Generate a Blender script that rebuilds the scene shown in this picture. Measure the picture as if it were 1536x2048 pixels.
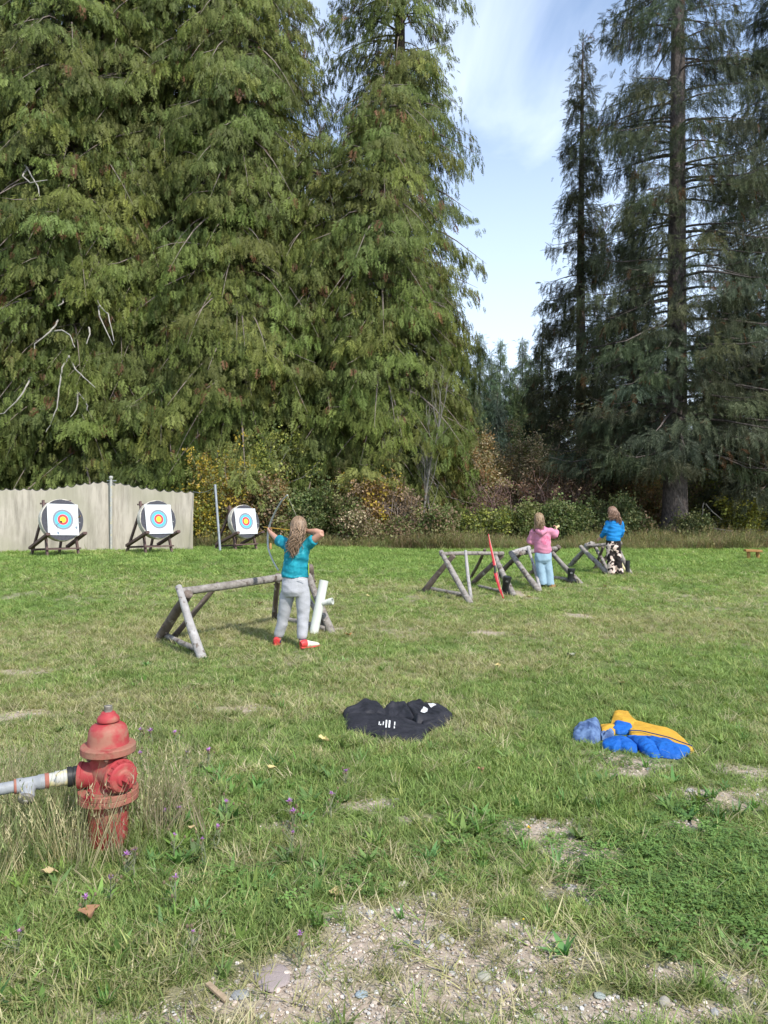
import bpy, bmesh, math, random
import numpy as np
from mathutils import Vector, Matrix, noise as mnoise

# ------------------------------------------------------------------ scene, camera, light
scene = bpy.context.scene
C = scene.collection
for o in list(bpy.data.objects):
    bpy.data.objects.remove(o)
R = math.radians
F, CX, CY, HZ, EYE = 1480.0, 768.0, 1024.0, 1015.0, 1.55
PITCH = math.atan((CY - HZ) / F)

cam_data = bpy.data.cameras.new('camera')
cam = bpy.data.objects.new('camera', cam_data)
C.objects.link(cam)
cam.location = (0, 0, EYE)
cam.rotation_euler = (math.pi / 2 - PITCH, 0, 0)
cam_data.sensor_width = 36
cam_data.sensor_fit = 'VERTICAL'
cam_data.sensor_height = 36
cam_data.lens = F / 2048 * 36
cam_data.clip_start = 0.05
cam_data.clip_end = 2000
scene.camera = cam

SUN_AZ, SUN_EL = R(142), R(46)      # azimuth clockwise from +Y (view direction), elevation
sun_dir = Vector((math.sin(SUN_AZ) * math.cos(SUN_EL), math.cos(SUN_AZ) * math.cos(SUN_EL), math.sin(SUN_EL)))
sl = bpy.data.lights.new('sun', 'SUN')
sl.energy = 3.2
sl.angle = R(1.6)
sl.color = (1.0, 0.955, 0.88)
sun = bpy.data.objects.new('sun', sl)
C.objects.link(sun)
sun.rotation_euler = sun_dir.to_track_quat('Z', 'Y').to_euler()
sun.location = (10, -10, 40)

world = bpy.data.worlds.new('World')
scene.world = world
world.use_nodes = True
wn, wl = world.node_tree.nodes, world.node_tree.links
wn.clear()
sky = wn.new('ShaderNodeTexSky')
sky.sky_type = 'NISHITA'
sky.sun_disc = False
sky.sun_elevation = SUN_EL
sky.sun_rotation = SUN_AZ
sky.altitude = 600
sky.air_density = 1.1
sky.dust_density = 0.6
sky.ozone_density = 1.6
bg = wn.new('ShaderNodeBackground')
bg.inputs['Strength'].default_value = 0.15
wo = wn.new('ShaderNodeOutputWorld')
tc = wn.new('ShaderNodeTexCoord')
# thin cloud veil: direction projected on a plane above the place
sx = wn.new('ShaderNodeSeparateXYZ'); wl.new(tc.outputs['Generated'], sx.inputs[0])
zc = wn.new('ShaderNodeMath'); zc.operation = 'MAXIMUM'; zc.inputs[1].default_value = 0.06
wl.new(sx.outputs['Z'], zc.inputs[0])
dv = wn.new('ShaderNodeVectorMath'); dv.operation = 'DIVIDE'
cz = wn.new('ShaderNodeCombineXYZ')
for i in range(3):
    wl.new(zc.outputs[0], cz.inputs[i])
wl.new(tc.outputs['Generated'], dv.inputs[0]); wl.new(cz.outputs[0], dv.inputs[1])
mp = wn.new('ShaderNodeMapping'); mp.inputs['Scale'].default_value = (1.5, 0.62, 1.0)
mp.inputs['Location'].default_value = (2.2, 4.4, 0.0); mp.inputs['Rotation'].default_value = (0, 0, 0.5)
wl.new(dv.outputs[0], mp.inputs[0])
nz = wn.new('ShaderNodeTexNoise'); nz.inputs['Scale'].default_value = 1.3
nz.inputs['Detail'].default_value = 7; nz.inputs['Roughness'].default_value = 0.52
nz.inputs['Distortion'].default_value = 0.5
wl.new(mp.outputs[0], nz.inputs['Vector'])
cr = wn.new('ShaderNodeValToRGB')
cr.color_ramp.elements[0].position = 0.42; cr.color_ramp.elements[0].color = (0.07, 0.07, 0.07, 1)
cr.color_ramp.elements[1].position = 0.68; cr.color_ramp.elements[1].color = (0.80, 0.80, 0.80, 1)
wl.new(nz.outputs['Fac'], cr.inputs[0])
# veil thickens towards the horizon (longer path through thin cloud)
hz = wn.new('ShaderNodeMapRange'); hz.inputs['From Min'].default_value = 0.62; hz.inputs['From Max'].default_value = 0.12
hz.inputs['To Min'].default_value = 0.0; hz.inputs['To Max'].default_value = 0.75
wl.new(sx.outputs['Z'], hz.inputs['Value'])
mx = wn.new('ShaderNodeMath'); mx.operation = 'MAXIMUM'
wl.new(cr.outputs[0], mx.inputs[0]); wl.new(hz.outputs[0], mx.inputs[1])
cm = wn.new('ShaderNodeMixRGB'); cm.inputs['Color2'].default_value = (4.7, 5.3, 6.2, 1)
wl.new(mx.outputs[0], cm.inputs['Fac']); wl.new(sky.outputs[0], cm.inputs['Color1'])
wl.new(cm.outputs[0], bg.inputs['Color']); wl.new(bg.outputs[0], wo.inputs[0])

scene.view_settings.view_transform = 'Standard'
scene.view_settings.look = 'None'
scene.view_settings.exposure = 0.78
scene.view_settings.gamma = 1.0
scene.view_settings.use_curve_mapping = False
scene.render.engine = 'CYCLES'
cy = scene.cycles
cy.max_bounces = 6; cy.diffuse_bounces = 3; cy.glossy_bounces = 2; cy.transmission_bounces = 4
cy.transparent_max_bounces = 4; cy.caustics_reflective = False; cy.caustics_refractive = False
cy.use_denoising = True

# ------------------------------------------------------------------ pixel -> place
CP, SP = math.cos(PITCH), math.sin(PITCH)
def ray(px, py):
    rx, uy = (px - CX) / F, (CY - py) / F
    y, z = CP + uy * SP, -SP + uy * CP
    return rx / y, z / y
def P(px, py, d):
    a, b = ray(px, py)
    return Vector((a * d, d, EYE + b * d))
def sstep(a, b, x):
    t = np.clip((x - a) / (b - a), 0, 1)
    return t * t * (3 - 2 * t)
def hash2(i, j, s):
    v = np.sin(i * 127.1 + j * 311.7 + s * 74.7) * 43758.5453
    return v - np.floor(v)
def vnoise(x, y, s=0):
    x = np.asarray(x, float); y = np.asarray(y, float)
    i, j = np.floor(x), np.floor(y)
    u, v = x - i, y - j
    u = u * u * (3 - 2 * u); v = v * v * (3 - 2 * v)
    a, b, c, d = hash2(i, j, s), hash2(i + 1, j, s), hash2(i, j + 1, s), hash2(i + 1, j + 1, s)
    return (a * (1 - u) + b * u) * (1 - v) + (c * (1 - u) + d * u) * v
def fbm(x, y, s=0, n=4):
    r, a, t = 0, 1.0, 0
    for k in range(n):
        r = r + a * vnoise(np.asarray(x) * 2 ** k, np.asarray(y) * 2 ** k, s + k * 3.1); t += a; a *= 0.5
    return r / t
def gz(x, y):
    x = np.asarray(x, float); y = np.asarray(y, float)
    A = 0.35 - 0.13 * sstep(-4.5, 1.5, x)
    z = A * sstep(8.0, 18.2, y) - 0.06 * sstep(19.5, 23, y) * sstep(-3.5, -6, x)
    z = z + 0.035 * (fbm(x * 0.9, y * 0.9, 5, 2) - 0.5) * sstep(1.0, 3.0, y)
    z = z + 0.012 * (vnoise(x * 4, y * 4, 9) - 0.5)
    return z
def G(px, py):
    a, b = ray(px, py)
    d = np.arange(1.2, 80, 0.02)
    h = EYE + b * d - gz(a * d, d)
    k = int(np.argmax(h <= 0))
    if h[k] > 0:
        k = len(d) - 1
    return Vector((a * d[k], d[k], float(gz(a * d[k], d[k]))))
def on_ground(x, y, dz=0.0):
    return Vector((x, y, float(gz(x, y)) + dz))

# ------------------------------------------------------------------ mesh builder
class MB:
    def __init__(s):
        s.v, s.f, s.m = [], [], []
    def add(s, vs, fs, m=0):
        b = len(s.v)
        s.v.extend([tuple(p) for p in vs]); s.f.extend([tuple(i + b for i in f) for f in fs]); s.m.extend([m] * len(fs))
    def loft(s, pts, rads, sides=10, ref=None, cap=True, m=0, jitter=0.0, rng=None):
        pts = [Vector(p) for p in pts]
        n = len(pts); vs = []; fs = []
        prev = None
        for i, p in enumerate(pts):
            t = (pts[min(i + 1, n - 1)] - pts[max(i - 1, 0)])
            t = t.normalized() if t.length > 1e-9 else Vector((0, 0, 1))
            if ref is not None:
                a = Vector(ref)
            elif prev is not None:
                a = prev
            else:
                a = Vector((1, 0, 0)) if abs(t.x) < 0.8 else Vector((0, 1, 0))
            a = a - t * a.dot(t)
            if a.length < 1e-6:
                a = t.orthogonal()
            a.normalize(); prev = a
            b = t.cross(a)
            r = rads[i]
            ra, rb = (r, r) if not hasattr(r, '__len__') else r
            for k in range(sides):
                q = 2 * math.pi * k / sides
                jj = 1 + (rng.uniform(-jitter, jitter) if jitter else 0)
                vs.append(p + a * (math.cos(q) * ra * jj) + b * (math.sin(q) * rb * jj))
        for i in range(n - 1):
            for k in range(sides):
                k2 = (k + 1) % sides
                fs.append((i * sides + k, i * sides + k2, (i + 1) * sides + k2, (i + 1) * sides + k))
        if cap:
            fs.append(tuple(reversed(range(sides))))
            fs.append(tuple((n - 1) * sides + k for k in range(sides)))
        s.add(vs, fs, m)
    def ball(s, c, rad, m=0, seg=14, ring=8, rot=None):
        c = Vector(c); rx, ry, rz = rad if hasattr(rad, '__len__') else (rad,) * 3
        vs, fs = [], []
        for i in range(ring + 1):
            th = math.pi * i / ring
            for k in range(seg):
                ph = 2 * math.pi * k / seg
                p = Vector((rx * math.sin(th) * math.cos(ph), ry * math.sin(th) * math.sin(ph), rz * math.cos(th)))
                vs.append(c + (rot @ p if rot else p))
        for i in range(ring):
            for k in range(seg):
                k2 = (k + 1) % seg
                fs.append((i * seg + k, (i + 1) * seg + k, (i + 1) * seg + k2, i * seg + k2))
        s.add(vs, fs, m)
    def lathe(s, prof, origin=(0, 0, 0), axis=(0, 0, 1), seg=32, m=0, ref=None):
        ax = Vector(axis).normalized(); o = Vector(origin)
        a = Vector(ref) if ref is not None else (Vector((1, 0, 0)) if abs(ax.x) < 0.8 else Vector((0, 1, 0)))
        a = (a - ax * a.dot(ax)).normalized(); b = ax.cross(a)
        vs, fs = [], []
        for r, h in prof:
            for k in range(seg):
                q = 2 * math.pi * (k + 0.5) / seg
                vs.append(o + ax * h + a * (r * math.cos(q)) + b * (r * math.sin(q)))
        n = len(prof)
        for i in range(n - 1):
            for k in range(seg):
                k2 = (k + 1) % seg
                fs.append((i * seg + k, i * seg + k2, (i + 1) * seg + k2, (i + 1) * seg + k))
        fs.append(tuple(reversed(range(seg))))
        fs.append(tuple((n - 1) * seg + k for k in range(seg)))
        s.add(vs, fs, m)
    def beam(s, p0, p1, w, t, up=(0, 0, 1), m=0, bev=0.12):
        # a squared timber with eased edges from p0 to p1
        p0, p1 = Vector(p0), Vector(p1)
        d = (p1 - p0).normalized()
        a = d.cross(Vector(up))
        if a.length < 1e-4:
            a = d.orthogonal()
        a.normalize(); b = a.cross(d).normalized()
        e = bev * min(w, t)
        prof = [(w / 2, t / 2 - e), (w / 2 - e, t / 2), (-w / 2 + e, t / 2), (-w / 2, t / 2 - e),
                (-w / 2, -t / 2 + e), (-w / 2 + e, -t / 2), (w / 2 - e, -t / 2), (w / 2, -t / 2 + e)]
        vs = [p + a * x + b * y for p in (p0, p1) for x, y in prof]
        fs = [(k, (k + 1) % 8, 8 + (k + 1) % 8, 8 + k) for k in range(8)]
        fs += [tuple(reversed(range(8))), tuple(range(8, 16))]
        s.add(vs, fs, m)
    def mesh(s, name, mats, smooth=True):
        me = bpy.data.meshes.new(name)
        me.from_pydata(s.v, [], s.f)
        for mt in (mats if isinstance(mats, (list, tuple)) else [mats]):
            me.materials.append(mt)
        if len(s.f):
            me.polygons.foreach_set('material_index', s.m)
            me.polygons.foreach_set('use_smooth', [smooth] * len(s.f))
        me.update()
        return me
def fix_normals(me):
    bm = bmesh.new(); bm.from_mesh(me)
    bmesh.ops.recalc_face_normals(bm, faces=bm.faces)
    bm.to_mesh(me); bm.free()
def sharp(me, ang=40):
    me.set_sharp_from_angle(angle=R(ang))
def link(name, me, parent=None, loc=None):
    o = bpy.data.objects.new(name, me)
    C.objects.link(o)
    if parent is not None:
        o.parent = parent
        o.matrix_parent_inverse = parent.matrix_world.inverted()
    if loc is not None:
        o.location = loc
    return o
def tag(o, label=None, cat=None, group=None, kind=None):
    if label: o['label'] = label
    if cat: o['category'] = cat
    if group: o['group'] = group
    if kind: o['kind'] = kind
    return o
def thing(name, loc, label, cat, group=None, rz=0.0):
    o = bpy.data.objects.new(name, None)
    o.empty_display_size = 0.2
    C.objects.link(o)
    o.location = loc
    o.rotation_euler = (0, 0, rz)
    o.matrix_world = Matrix.Translation(Vector(loc)) @ Matrix.Rotation(rz, 4, 'Z')
    return tag(o, label, cat, group)
def build(mb, name, mats, parent=None, smooth=True, ang=40, fix=True):
    me = mb.mesh(name, mats, smooth)
    if fix: fix_normals(me)
    if smooth: sharp(me, ang)
    return link(name, me, parent)

# ------------------------------------------------------------------ materials
def new_mat(name):
    m = bpy.data.materials.new(name); m.use_nodes = True
    n = m.node_tree.nodes; n.clear()
    out = n.new('ShaderNodeOutputMaterial')
    return m, n, m.node_tree.links, out
def mat(name, c1, c2=None, rough=0.7, scale=8.0, detail=5, stretch=(1, 1, 1), bump=0.15, bscale=30, lo=0.35, hi=0.65,
        metal=0.0, c3=None, s3=20, t3=(0.6, 0.68), spec=0.3, bdist=0.01):
    m, n, l, out = new_mat(name)
    b = n.new('ShaderNodeBsdfPrincipled')
    b.inputs['Roughness'].default_value = rough
    b.inputs['Metallic'].default_value = metal
    b.inputs['Specular IOR Level'].default_value = spec
    l.new(b.outputs[0], out.inputs[0])
    t = n.new('ShaderNodeTexCoord'); mpn = n.new('ShaderNodeMapping'); mpn.inputs['Scale'].default_value = stretch
    l.new(t.outputs['Object'], mpn.inputs[0])
    if c2 is None:
        c2 = tuple(x * 0.75 for x in c1)
    no = n.new('ShaderNodeTexNoise'); no.inputs['Scale'].default_value = scale; no.inputs['Detail'].default_value = detail
    no.inputs['Roughness'].default_value = 0.62
    l.new(mpn.outputs[0], no.inputs['Vector'])
    cr = n.new('ShaderNodeValToRGB')
    cr.color_ramp.elements[0].position = lo; cr.color_ramp.elements[0].color = (*c1, 1)
    cr.color_ramp.elements[1].position = hi; cr.color_ramp.elements[1].color = (*c2, 1)
    l.new(no.outputs['Fac'], cr.inputs[0])
    col = cr.outputs[0]
    if c3 is not None:
        n3 = n.new('ShaderNodeTexNoise'); n3.inputs['Scale'].default_value = s3; n3.inputs['Detail'].default_value = 6
        l.new(mpn.outputs[0], n3.inputs['Vector'])
        r3 = n.new('ShaderNodeMapRange'); r3.inputs['From Min'].default_value = t3[0]; r3.inputs['From Max'].default_value = t3[1]
        l.new(n3.outputs['Fac'], r3.inputs['Value'])
        mm = n.new('ShaderNodeMixRGB'); mm.inputs['Color2'].default_value = (*c3, 1)
        l.new(r3.outputs[0], mm.inputs['Fac']); l.new(col, mm.inputs['Color1']); col = mm.outputs[0]
    l.new(col, b.inputs['Base Color'])
    if bump:
        nb = n.new('ShaderNodeTexNoise'); nb.inputs['Scale'].default_value = bscale; nb.inputs['Detail'].default_value = 6
        l.new(mpn.outputs[0], nb.inputs['Vector'])
        bp = n.new('ShaderNodeBump'); bp.inputs['Strength'].default_value = bump; bp.inputs['Distance'].default_value = bdist
        l.new(nb.outputs['Fac'], bp.inputs['Height']); l.new(bp.outputs[0], b.inputs['Normal'])
    return m
def leaf_mat(name, trans=0.3, rough=0.55, spec=0.25):
    # colour of each piece comes from its own point in the scatter ("tint")
    m, n, l, out = new_mat(name)
    at = n.new('ShaderNodeAttribute'); at.attribute_type = 'INSTANCER'; at.attribute_name = 'tint'
    b = n.new('ShaderNodeBsdfPrincipled'); b.inputs['Roughness'].default_value = rough
    b.inputs['Specular IOR Level'].default_value = spec
    tr = n.new('ShaderNodeBsdfTranslucent')
    g = n.new('ShaderNodeTexCoord'); no = n.new('ShaderNodeTexNoise'); no.inputs['Scale'].default_value = 9
    l.new(g.outputs['Object'], no.inputs['Vector'])
    mr = n.new('ShaderNodeMapRange'); mr.inputs['To Min'].default_value = 0.6; mr.inputs['To Max'].default_value = 1.4
    mr.inputs['From Min'].default_value = 0.25; mr.inputs['From Max'].default_value = 0.75
    l.new(no.outputs['Fac'], mr.inputs['Value'])
    vm = n.new('ShaderNodeVectorMath'); vm.operation = 'SCALE'
    l.new(at.outputs['Color'], vm.inputs[0]); l.new(mr.outputs[0], vm.inputs['Scale'])
    l.new(vm.outputs[0], b.inputs['Base Color'])
    v2 = n.new('ShaderNodeVectorMath'); v2.operation = 'MULTIPLY'; v2.inputs[1].default_value = (1.15, 1.2, 0.6)
    l.new(vm.outputs[0], v2.inputs[0]); l.new(v2.outputs[0], tr.inputs['Color'])
    mix = n.new('ShaderNodeMixShader'); mix.inputs[0].default_value = trans
    l.new(b.outputs[0], mix.inputs[1]); l.new(tr.outputs[0], mix.inputs[2]); l.new(mix.outputs[0], out.inputs[0])
    return m

M = {}
M['blade'] = leaf_mat('grass_blade', 0.32)
M['leaf'] = leaf_mat('shrub_leaf', 0.3)
M['cedar'] = leaf_mat('cedar_spray', 0.22, 0.6)
M['needle'] = leaf_mat('spruce_needle', 0.1, 0.6)
M['pebble'] = leaf_mat('pebble', 0.0, 0.9, 0.15)
M['cedar_bark'] = mat('cedar_bark', (0.13, 0.10, 0.08), (0.06, 0.045, 0.038), 0.9, 6, stretch=(3, 3, 0.3), bump=0.6, bscale=12, bdist=0.05)
M['spruce_bark'] = mat('spruce_bark', (0.175, 0.145, 0.13), (0.065, 0.054, 0.049), 0.95, 9, stretch=(1.5, 1.5, 0.7), bump=0.8, bscale=14, bdist=0.06)
M['twig'] = mat('twig_bark', (0.24, 0.20, 0.17), (0.14, 0.11, 0.09), 0.9, 10, bump=0)
M['twig_red'] = mat('reddish_twig_bark', (0.30, 0.20, 0.19), (0.19, 0.13, 0.12), 0.9, 10, bump=0)
M['twig_grey'] = mat('pale_twig_bark', (0.21, 0.195, 0.17), (0.12, 0.11, 0.095), 0.9, 6, bump=0)
M['dead_wood'] = mat('bleached_dead_wood', (0.40, 0.375, 0.33), (0.24, 0.22, 0.19), 0.85, 10, bump=0.2)

# ------------------------------------------------------------------ scatter (geometry nodes, geometry instances)
def proto(mb_or_me, name, material):
    me = mb_or_me.mesh(name, material, True) if isinstance(mb_or_me, MB) else mb_or_me
    return bpy.data.objects.new(name, me)       # never linked to the scene
_groups = {}
def scatter_group(protos):
    key = tuple(o.name for o in protos)
    if key in _groups: return _groups[key]
    ng = bpy.data.node_groups.new('scatter', 'GeometryNodeTree')
    ng.interface.new_socket('Geometry', in_out='INPUT', socket_type='NodeSocketGeometry')
    ng.interface.new_socket('Geometry', in_out='OUTPUT', socket_type='NodeSocketGeometry')
    n, l = ng.nodes, ng.links
    gi, go = n.new('NodeGroupInput'), n.new('NodeGroupOutput')
    iop = n.new('GeometryNodeInstanceOnPoints')
    jn = n.new('GeometryNodeJoinGeometry')
    for o in reversed(protos):                  # join lists the last link first
        oi = n.new('GeometryNodeObjectInfo'); oi.inputs['Object'].default_value = o
        oi.inputs['As Instance'].default_value = False
        g2 = n.new('GeometryNodeGeometryToInstance')
        l.new(oi.outputs['Geometry'], g2.inputs[0]); l.new(g2.outputs[0], jn.inputs[0])
    def na(nm, ty):
        a = n.new('GeometryNodeInputNamedAttribute'); a.data_type = ty; a.inputs['Name'].default_value = nm
        return a.outputs['Attribute']
    l.new(gi.outputs[0], iop.inputs['Points']); l.new(jn.outputs[0], iop.inputs['Instance'])
    iop.inputs['Pick Instance'].default_value = True
    l.new(na('pick', 'INT'), iop.inputs['Instance Index'])
    l.new(na('rot', 'FLOAT_VECTOR'), iop.inputs['Rotation'])
    l.new(na('scl', 'FLOAT_VECTOR'), iop.inputs['Scale'])
    l.new(iop.outputs[0], go.inputs[0])
    _groups[key] = ng
    return ng
def mats_to_euler(X, Y, Z):
    # columns X, Y, Z (n,3) -> euler XYZ
    m00, m10, m20 = X[:, 0], X[:, 1], X[:, 2]
    m21, m22 = Y[:, 2], Z[:, 2]
    ey = -np.arcsin(np.clip(m20, -1, 1)); ex = np.arctan2(m21, m22); ez = np.arctan2(m10, m00)
    return np.stack([ex, ey, ez], 1)
def unit(a):
    return a / np.maximum(np.linalg.norm(a, axis=1, keepdims=True), 1e-9)
def frame_rot(axis, normal):
    Y = unit(axis); Z = unit(normal - Y * np.sum(normal * Y, 1, keepdims=True)); X = np.cross(Y, Z)
    return mats_to_euler(X, Y, Z)
def scatter(name, pos, rot, scl, tint, pick, protos, parent=None, kind='stuff'):
    n = len(pos)
    me = bpy.data.meshes.new(name)
    me.vertices.add(n)
    me.vertices.foreach_set('co', np.ascontiguousarray(pos, np.float32).ravel())
    def at(nm, ty, arr, fld, dt=np.float32):
        a = me.attributes.new(nm, ty, 'POINT'); a.data.foreach_set(fld, np.ascontiguousarray(arr, dt).ravel())
    at('rot', 'FLOAT_VECTOR', rot, 'vector')
    scl = np.asarray(scl, float)
    if scl.ndim == 1: scl = np.stack([scl] * 3, 1)
    at('scl', 'FLOAT_VECTOR', scl, 'vector')
    at('tint', 'FLOAT_COLOR', np.concatenate([np.clip(tint, 0.002, 1), np.ones((n, 1))], 1), 'color')
    at('pick', 'INT', pick, 'value', np.int32)
    me.update()
    for p in protos[:1]:
        for mt in p.data.materials: me.materials.append(mt)
    o = link(name, me, parent)
    mod = o.modifiers.new('scatter', 'NODES'); mod.node_group = scatter_group(protos)
    if kind: o['kind'] = kind
    return o

# ------------------------------------------------------------------ ground
def px_patch(px, py, rx, ry):
    c = G(px, py); a = G(px + rx, py); b0 = G(px, py - ry); b1 = G(px, py + ry)
    return c.x, c.y, abs(a.x - c.x), abs(b0.y - b1.y) / 2
BARE = [px_patch(*q) for q in [
    (800, 1850, 150, 60), (900, 1905, 240, 60), (640, 1975, 190, 60), (900, 1990, 330, 55), (560, 2030, 300, 30), (1120, 1930, 120, 40),
    (1100, 1660, 110, 28), (1150, 1700, 90, 25), (1265, 1535, 85, 24), (1460, 1592, 110, 26), (1500, 1545, 60, 15), (1370, 1655, 70, 16),
    (1130, 1790, 90, 30), (1480, 1960, 60, 30), (1400, 2030, 130, 25), (1230, 2010, 100, 30), (420, 2040, 260, 22), (900, 2050, 700, 18), (1010, 1880, 150, 45), (740, 1905, 120, 70), (1300, 1960, 120, 25),
    (490, 1418, 60, 7), (40, 1430, 60, 12), (980, 1267, 40, 6), (1035, 1187, 22, 6), (650, 1258, 40, 8), (1150, 1232, 30, 5),
    (740, 1610, 60, 12), (860, 1640, 50, 10), (1258, 1180, 18, 3), (30, 1345, 50, 7), (560, 1655, 60, 14), (1060, 1197, 18, 3)]]
def blob(x, y, lst, soft=0.5):
    r = np.zeros(np.broadcast(x, y).shape)
    wob = 0.75 * (fbm(x * 5, y * 5, 21, 4) - 0.5) * 2
    for cx, cyy, rx, ry in lst:
        q = np.sqrt(((x - cx) / rx) ** 2 + ((y - cyy) / ry) ** 2) + wob
        r = np.maximum(r, 1 - sstep(1 - soft, 1 + soft, q))
    return r
DRYP = [px_patch(*q) for q in [(420, 1270, 220, 60), (480, 1300, 160, 50), (720, 1240, 240, 40), (150, 1300, 200, 60), (250, 1400, 300, 40),
                               (1300, 1250, 300, 25), (980, 1440, 80, 30), (900, 1330, 250, 25)]]
CLOV = [px_patch(*q) for q in [(1420, 1745, 170, 100), (1330, 1800, 120, 60), (1500, 1850, 90, 60)]]
LUSH = [px_patch(*q) for q in [(230, 1130, 360, 20), (850, 1115, 400, 15), (1300, 1125, 300, 20), (1250, 1430, 250, 60), (1420, 1330, 200, 40),
                               (210, 1720, 170, 60), (560, 1480, 200, 40), (900, 1560, 220, 50), (560, 1800, 200, 60), (300, 1850, 300, 90), (1050, 1390, 120, 30)]]
def bare_at(x, y):
    b = blob(x, y, BARE)
    b = np.maximum(b, 0.45 * sstep(0.66, 0.76, fbm(x * 2.2, y * 2.2, 31, 4)) * (1 - blob(x, y, LUSH + CLOV, 0.3)))
    return np.clip(b, 0, 1) * (1 - sstep(22, 24, y))
def dry_at(x, y):
    d = 0.15 + 0.75 * (fbm(x * 0.55, y * 0.75, 41, 4) - 0.42) * 1.8
    d = d + 0.38 * blob(x, y, DRYP, 0.6) - 0.5 * blob(x, y, LUSH, 0.6) - 0.5 * blob(x, y, CLOV, 0.4)
    d = d - 0.35 * sstep(15, 18, y)
    return np.clip(d, 0, 1)
ys = [-6.0]
while ys[-1] < 260:
    y = ys[-1]
    ys.append(y + (0.5 if y < 1.5 else 0.03 if y < 4.5 else 0.05 if y < 9 else 0.12 if y < 26 else 0.5 if y < 40 else 6.0))
xs = [0.0]
while xs[-1] < 260:
    x = xs[-1]
    xs.append(x + (0.045 if x < 3.2 else 0.12 if x < 16 else 0.6 if x < 30 else 8.0))
xs = np.array([-v for v in reversed(xs[1:])] + xs); ys = np.array(ys)
XX, YY = np.meshgrid(xs, ys)
ZZ = gz(XX, YY)
bareg = bare_at(XX, YY)
ZZ = ZZ + bareg * (YY < 9) * 0.012 * (fbm(XX * 22, YY * 22, 77, 2) - 0.7)
nx, ny = len(xs), len(ys)
gme = bpy.data.meshes.new('ground')
gme.vertices.add(nx * ny)
gme.vertices.foreach_set('co', np.stack([XX, YY, ZZ], -1).astype(np.float32).ravel())
I = np.arange(nx * ny).reshape(ny, nx)
quads = np.stack([I[:-1, :-1], I[:-1, 1:], I[1:, 1:], I[1:, :-1]], -1).reshape(-1, 4)
gme.loops.add(quads.size); gme.polygons.add(len(quads))
gme.loops.foreach_set('vertex_index', quads.ravel().astype(np.int32))
gme.polygons.foreach_set('loop_start', np.arange(0, quads.size, 4, dtype=np.int32))
gme.update(); gme.validate()
gme.polygons.foreach_set('use_smooth', np.ones(len(quads), bool))
for nm, arr in (('bare', bareg), ('dry', dry_at(XX, YY)), ('forest', sstep(24.0, 26.0, YY + 1.2 * (fbm(XX * .7, YY * .7, 3, 3) - .5)))):
    a = gme.attributes.new(nm, 'FLOAT', 'POINT'); a.data.foreach_set('value', arr.astype(np.float32).ravel())
m, n, l, out = new_mat('meadow_soil')
b = n.new('ShaderNodeBsdfPrincipled'); b.inputs['Roughness'].default_value = 0.95; b.inputs['Specular IOR Level'].default_value = 0.1
l.new(b.outputs[0], out.inputs[0])
t = n.new('ShaderNodeTexCoord')
def tnoise(sc, det=6):
    q = n.new('ShaderNodeTexNoise'); q.inputs['Scale'].default_value = sc; q.inputs['Detail'].default_value = det
    q.inputs['Roughness'].default_value = 0.65; l.new(t.outputs['Object'], q.inputs['Vector']); return q.outputs['Fac']
def ramp(f, *st):
    q = n.new('ShaderNodeValToRGB')
    while len(q.color_ramp.elements) < len(st): q.color_ramp.elements.new(0.5)
    for e, (p_, c_) in zip(q.color_ramp.elements, st): e.position = p_; e.color = (*c_, 1)
    l.new(f, q.inputs[0]); return q.outputs[0]
def attr(nm):
    q = n.new('ShaderNodeAttribute'); q.attribute_name = nm; return q.outputs['Fac']
def mixc(f, a_, b_):
    q = n.new('ShaderNodeMixRGB'); l.new(f, q.inputs['Fac']); l.new(a_, q.inputs['Color1']); l.new(b_, q.inputs['Color2']); return q.outputs[0]
green = ramp(tnoise(14), (0.3, (0.07, 0.10, 0.03)), (0.55, (0.13, 0.18, 0.055)), (0.75, (0.20, 0.22, 0.10)))
dryc = ramp(tnoise(22), (0.3, (0.15, 0.14, 0.07)), (0.6, (0.27, 0.24, 0.13)), (0.8, (0.38, 0.33, 0.21)))
soil = ramp(tnoise(45, 8), (0.25, (0.21, 0.16, 0.12)), (0.5, (0.40, 0.325, 0.255)), (0.75, (0.56, 0.48, 0.39)))
duff = ramp(tnoise(9), (0.3, (0.04, 0.03, 0.02)), (0.7, (0.10, 0.075, 0.045)))
col = mixc(attr('dry'), green, dryc)
col = mixc(attr('bare'), col, soil)
col = mixc(attr('forest'), col, duff)
l.new(col, b.inputs['Base Color'])
bp = n.new('ShaderNodeBump'); bp.inputs['Strength'].default_value = 0.6; bp.inputs['Distance'].default_value = 0.02
l.new(tnoise(60, 6), bp.inputs['Height']); l.new(bp.outputs[0], b.inputs['Normal'])
gme.materials.append(m)
ground = link('ground', gme); tag(ground, 'mown meadow with dry patches and bare stony soil in front', kind='structure')

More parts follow.
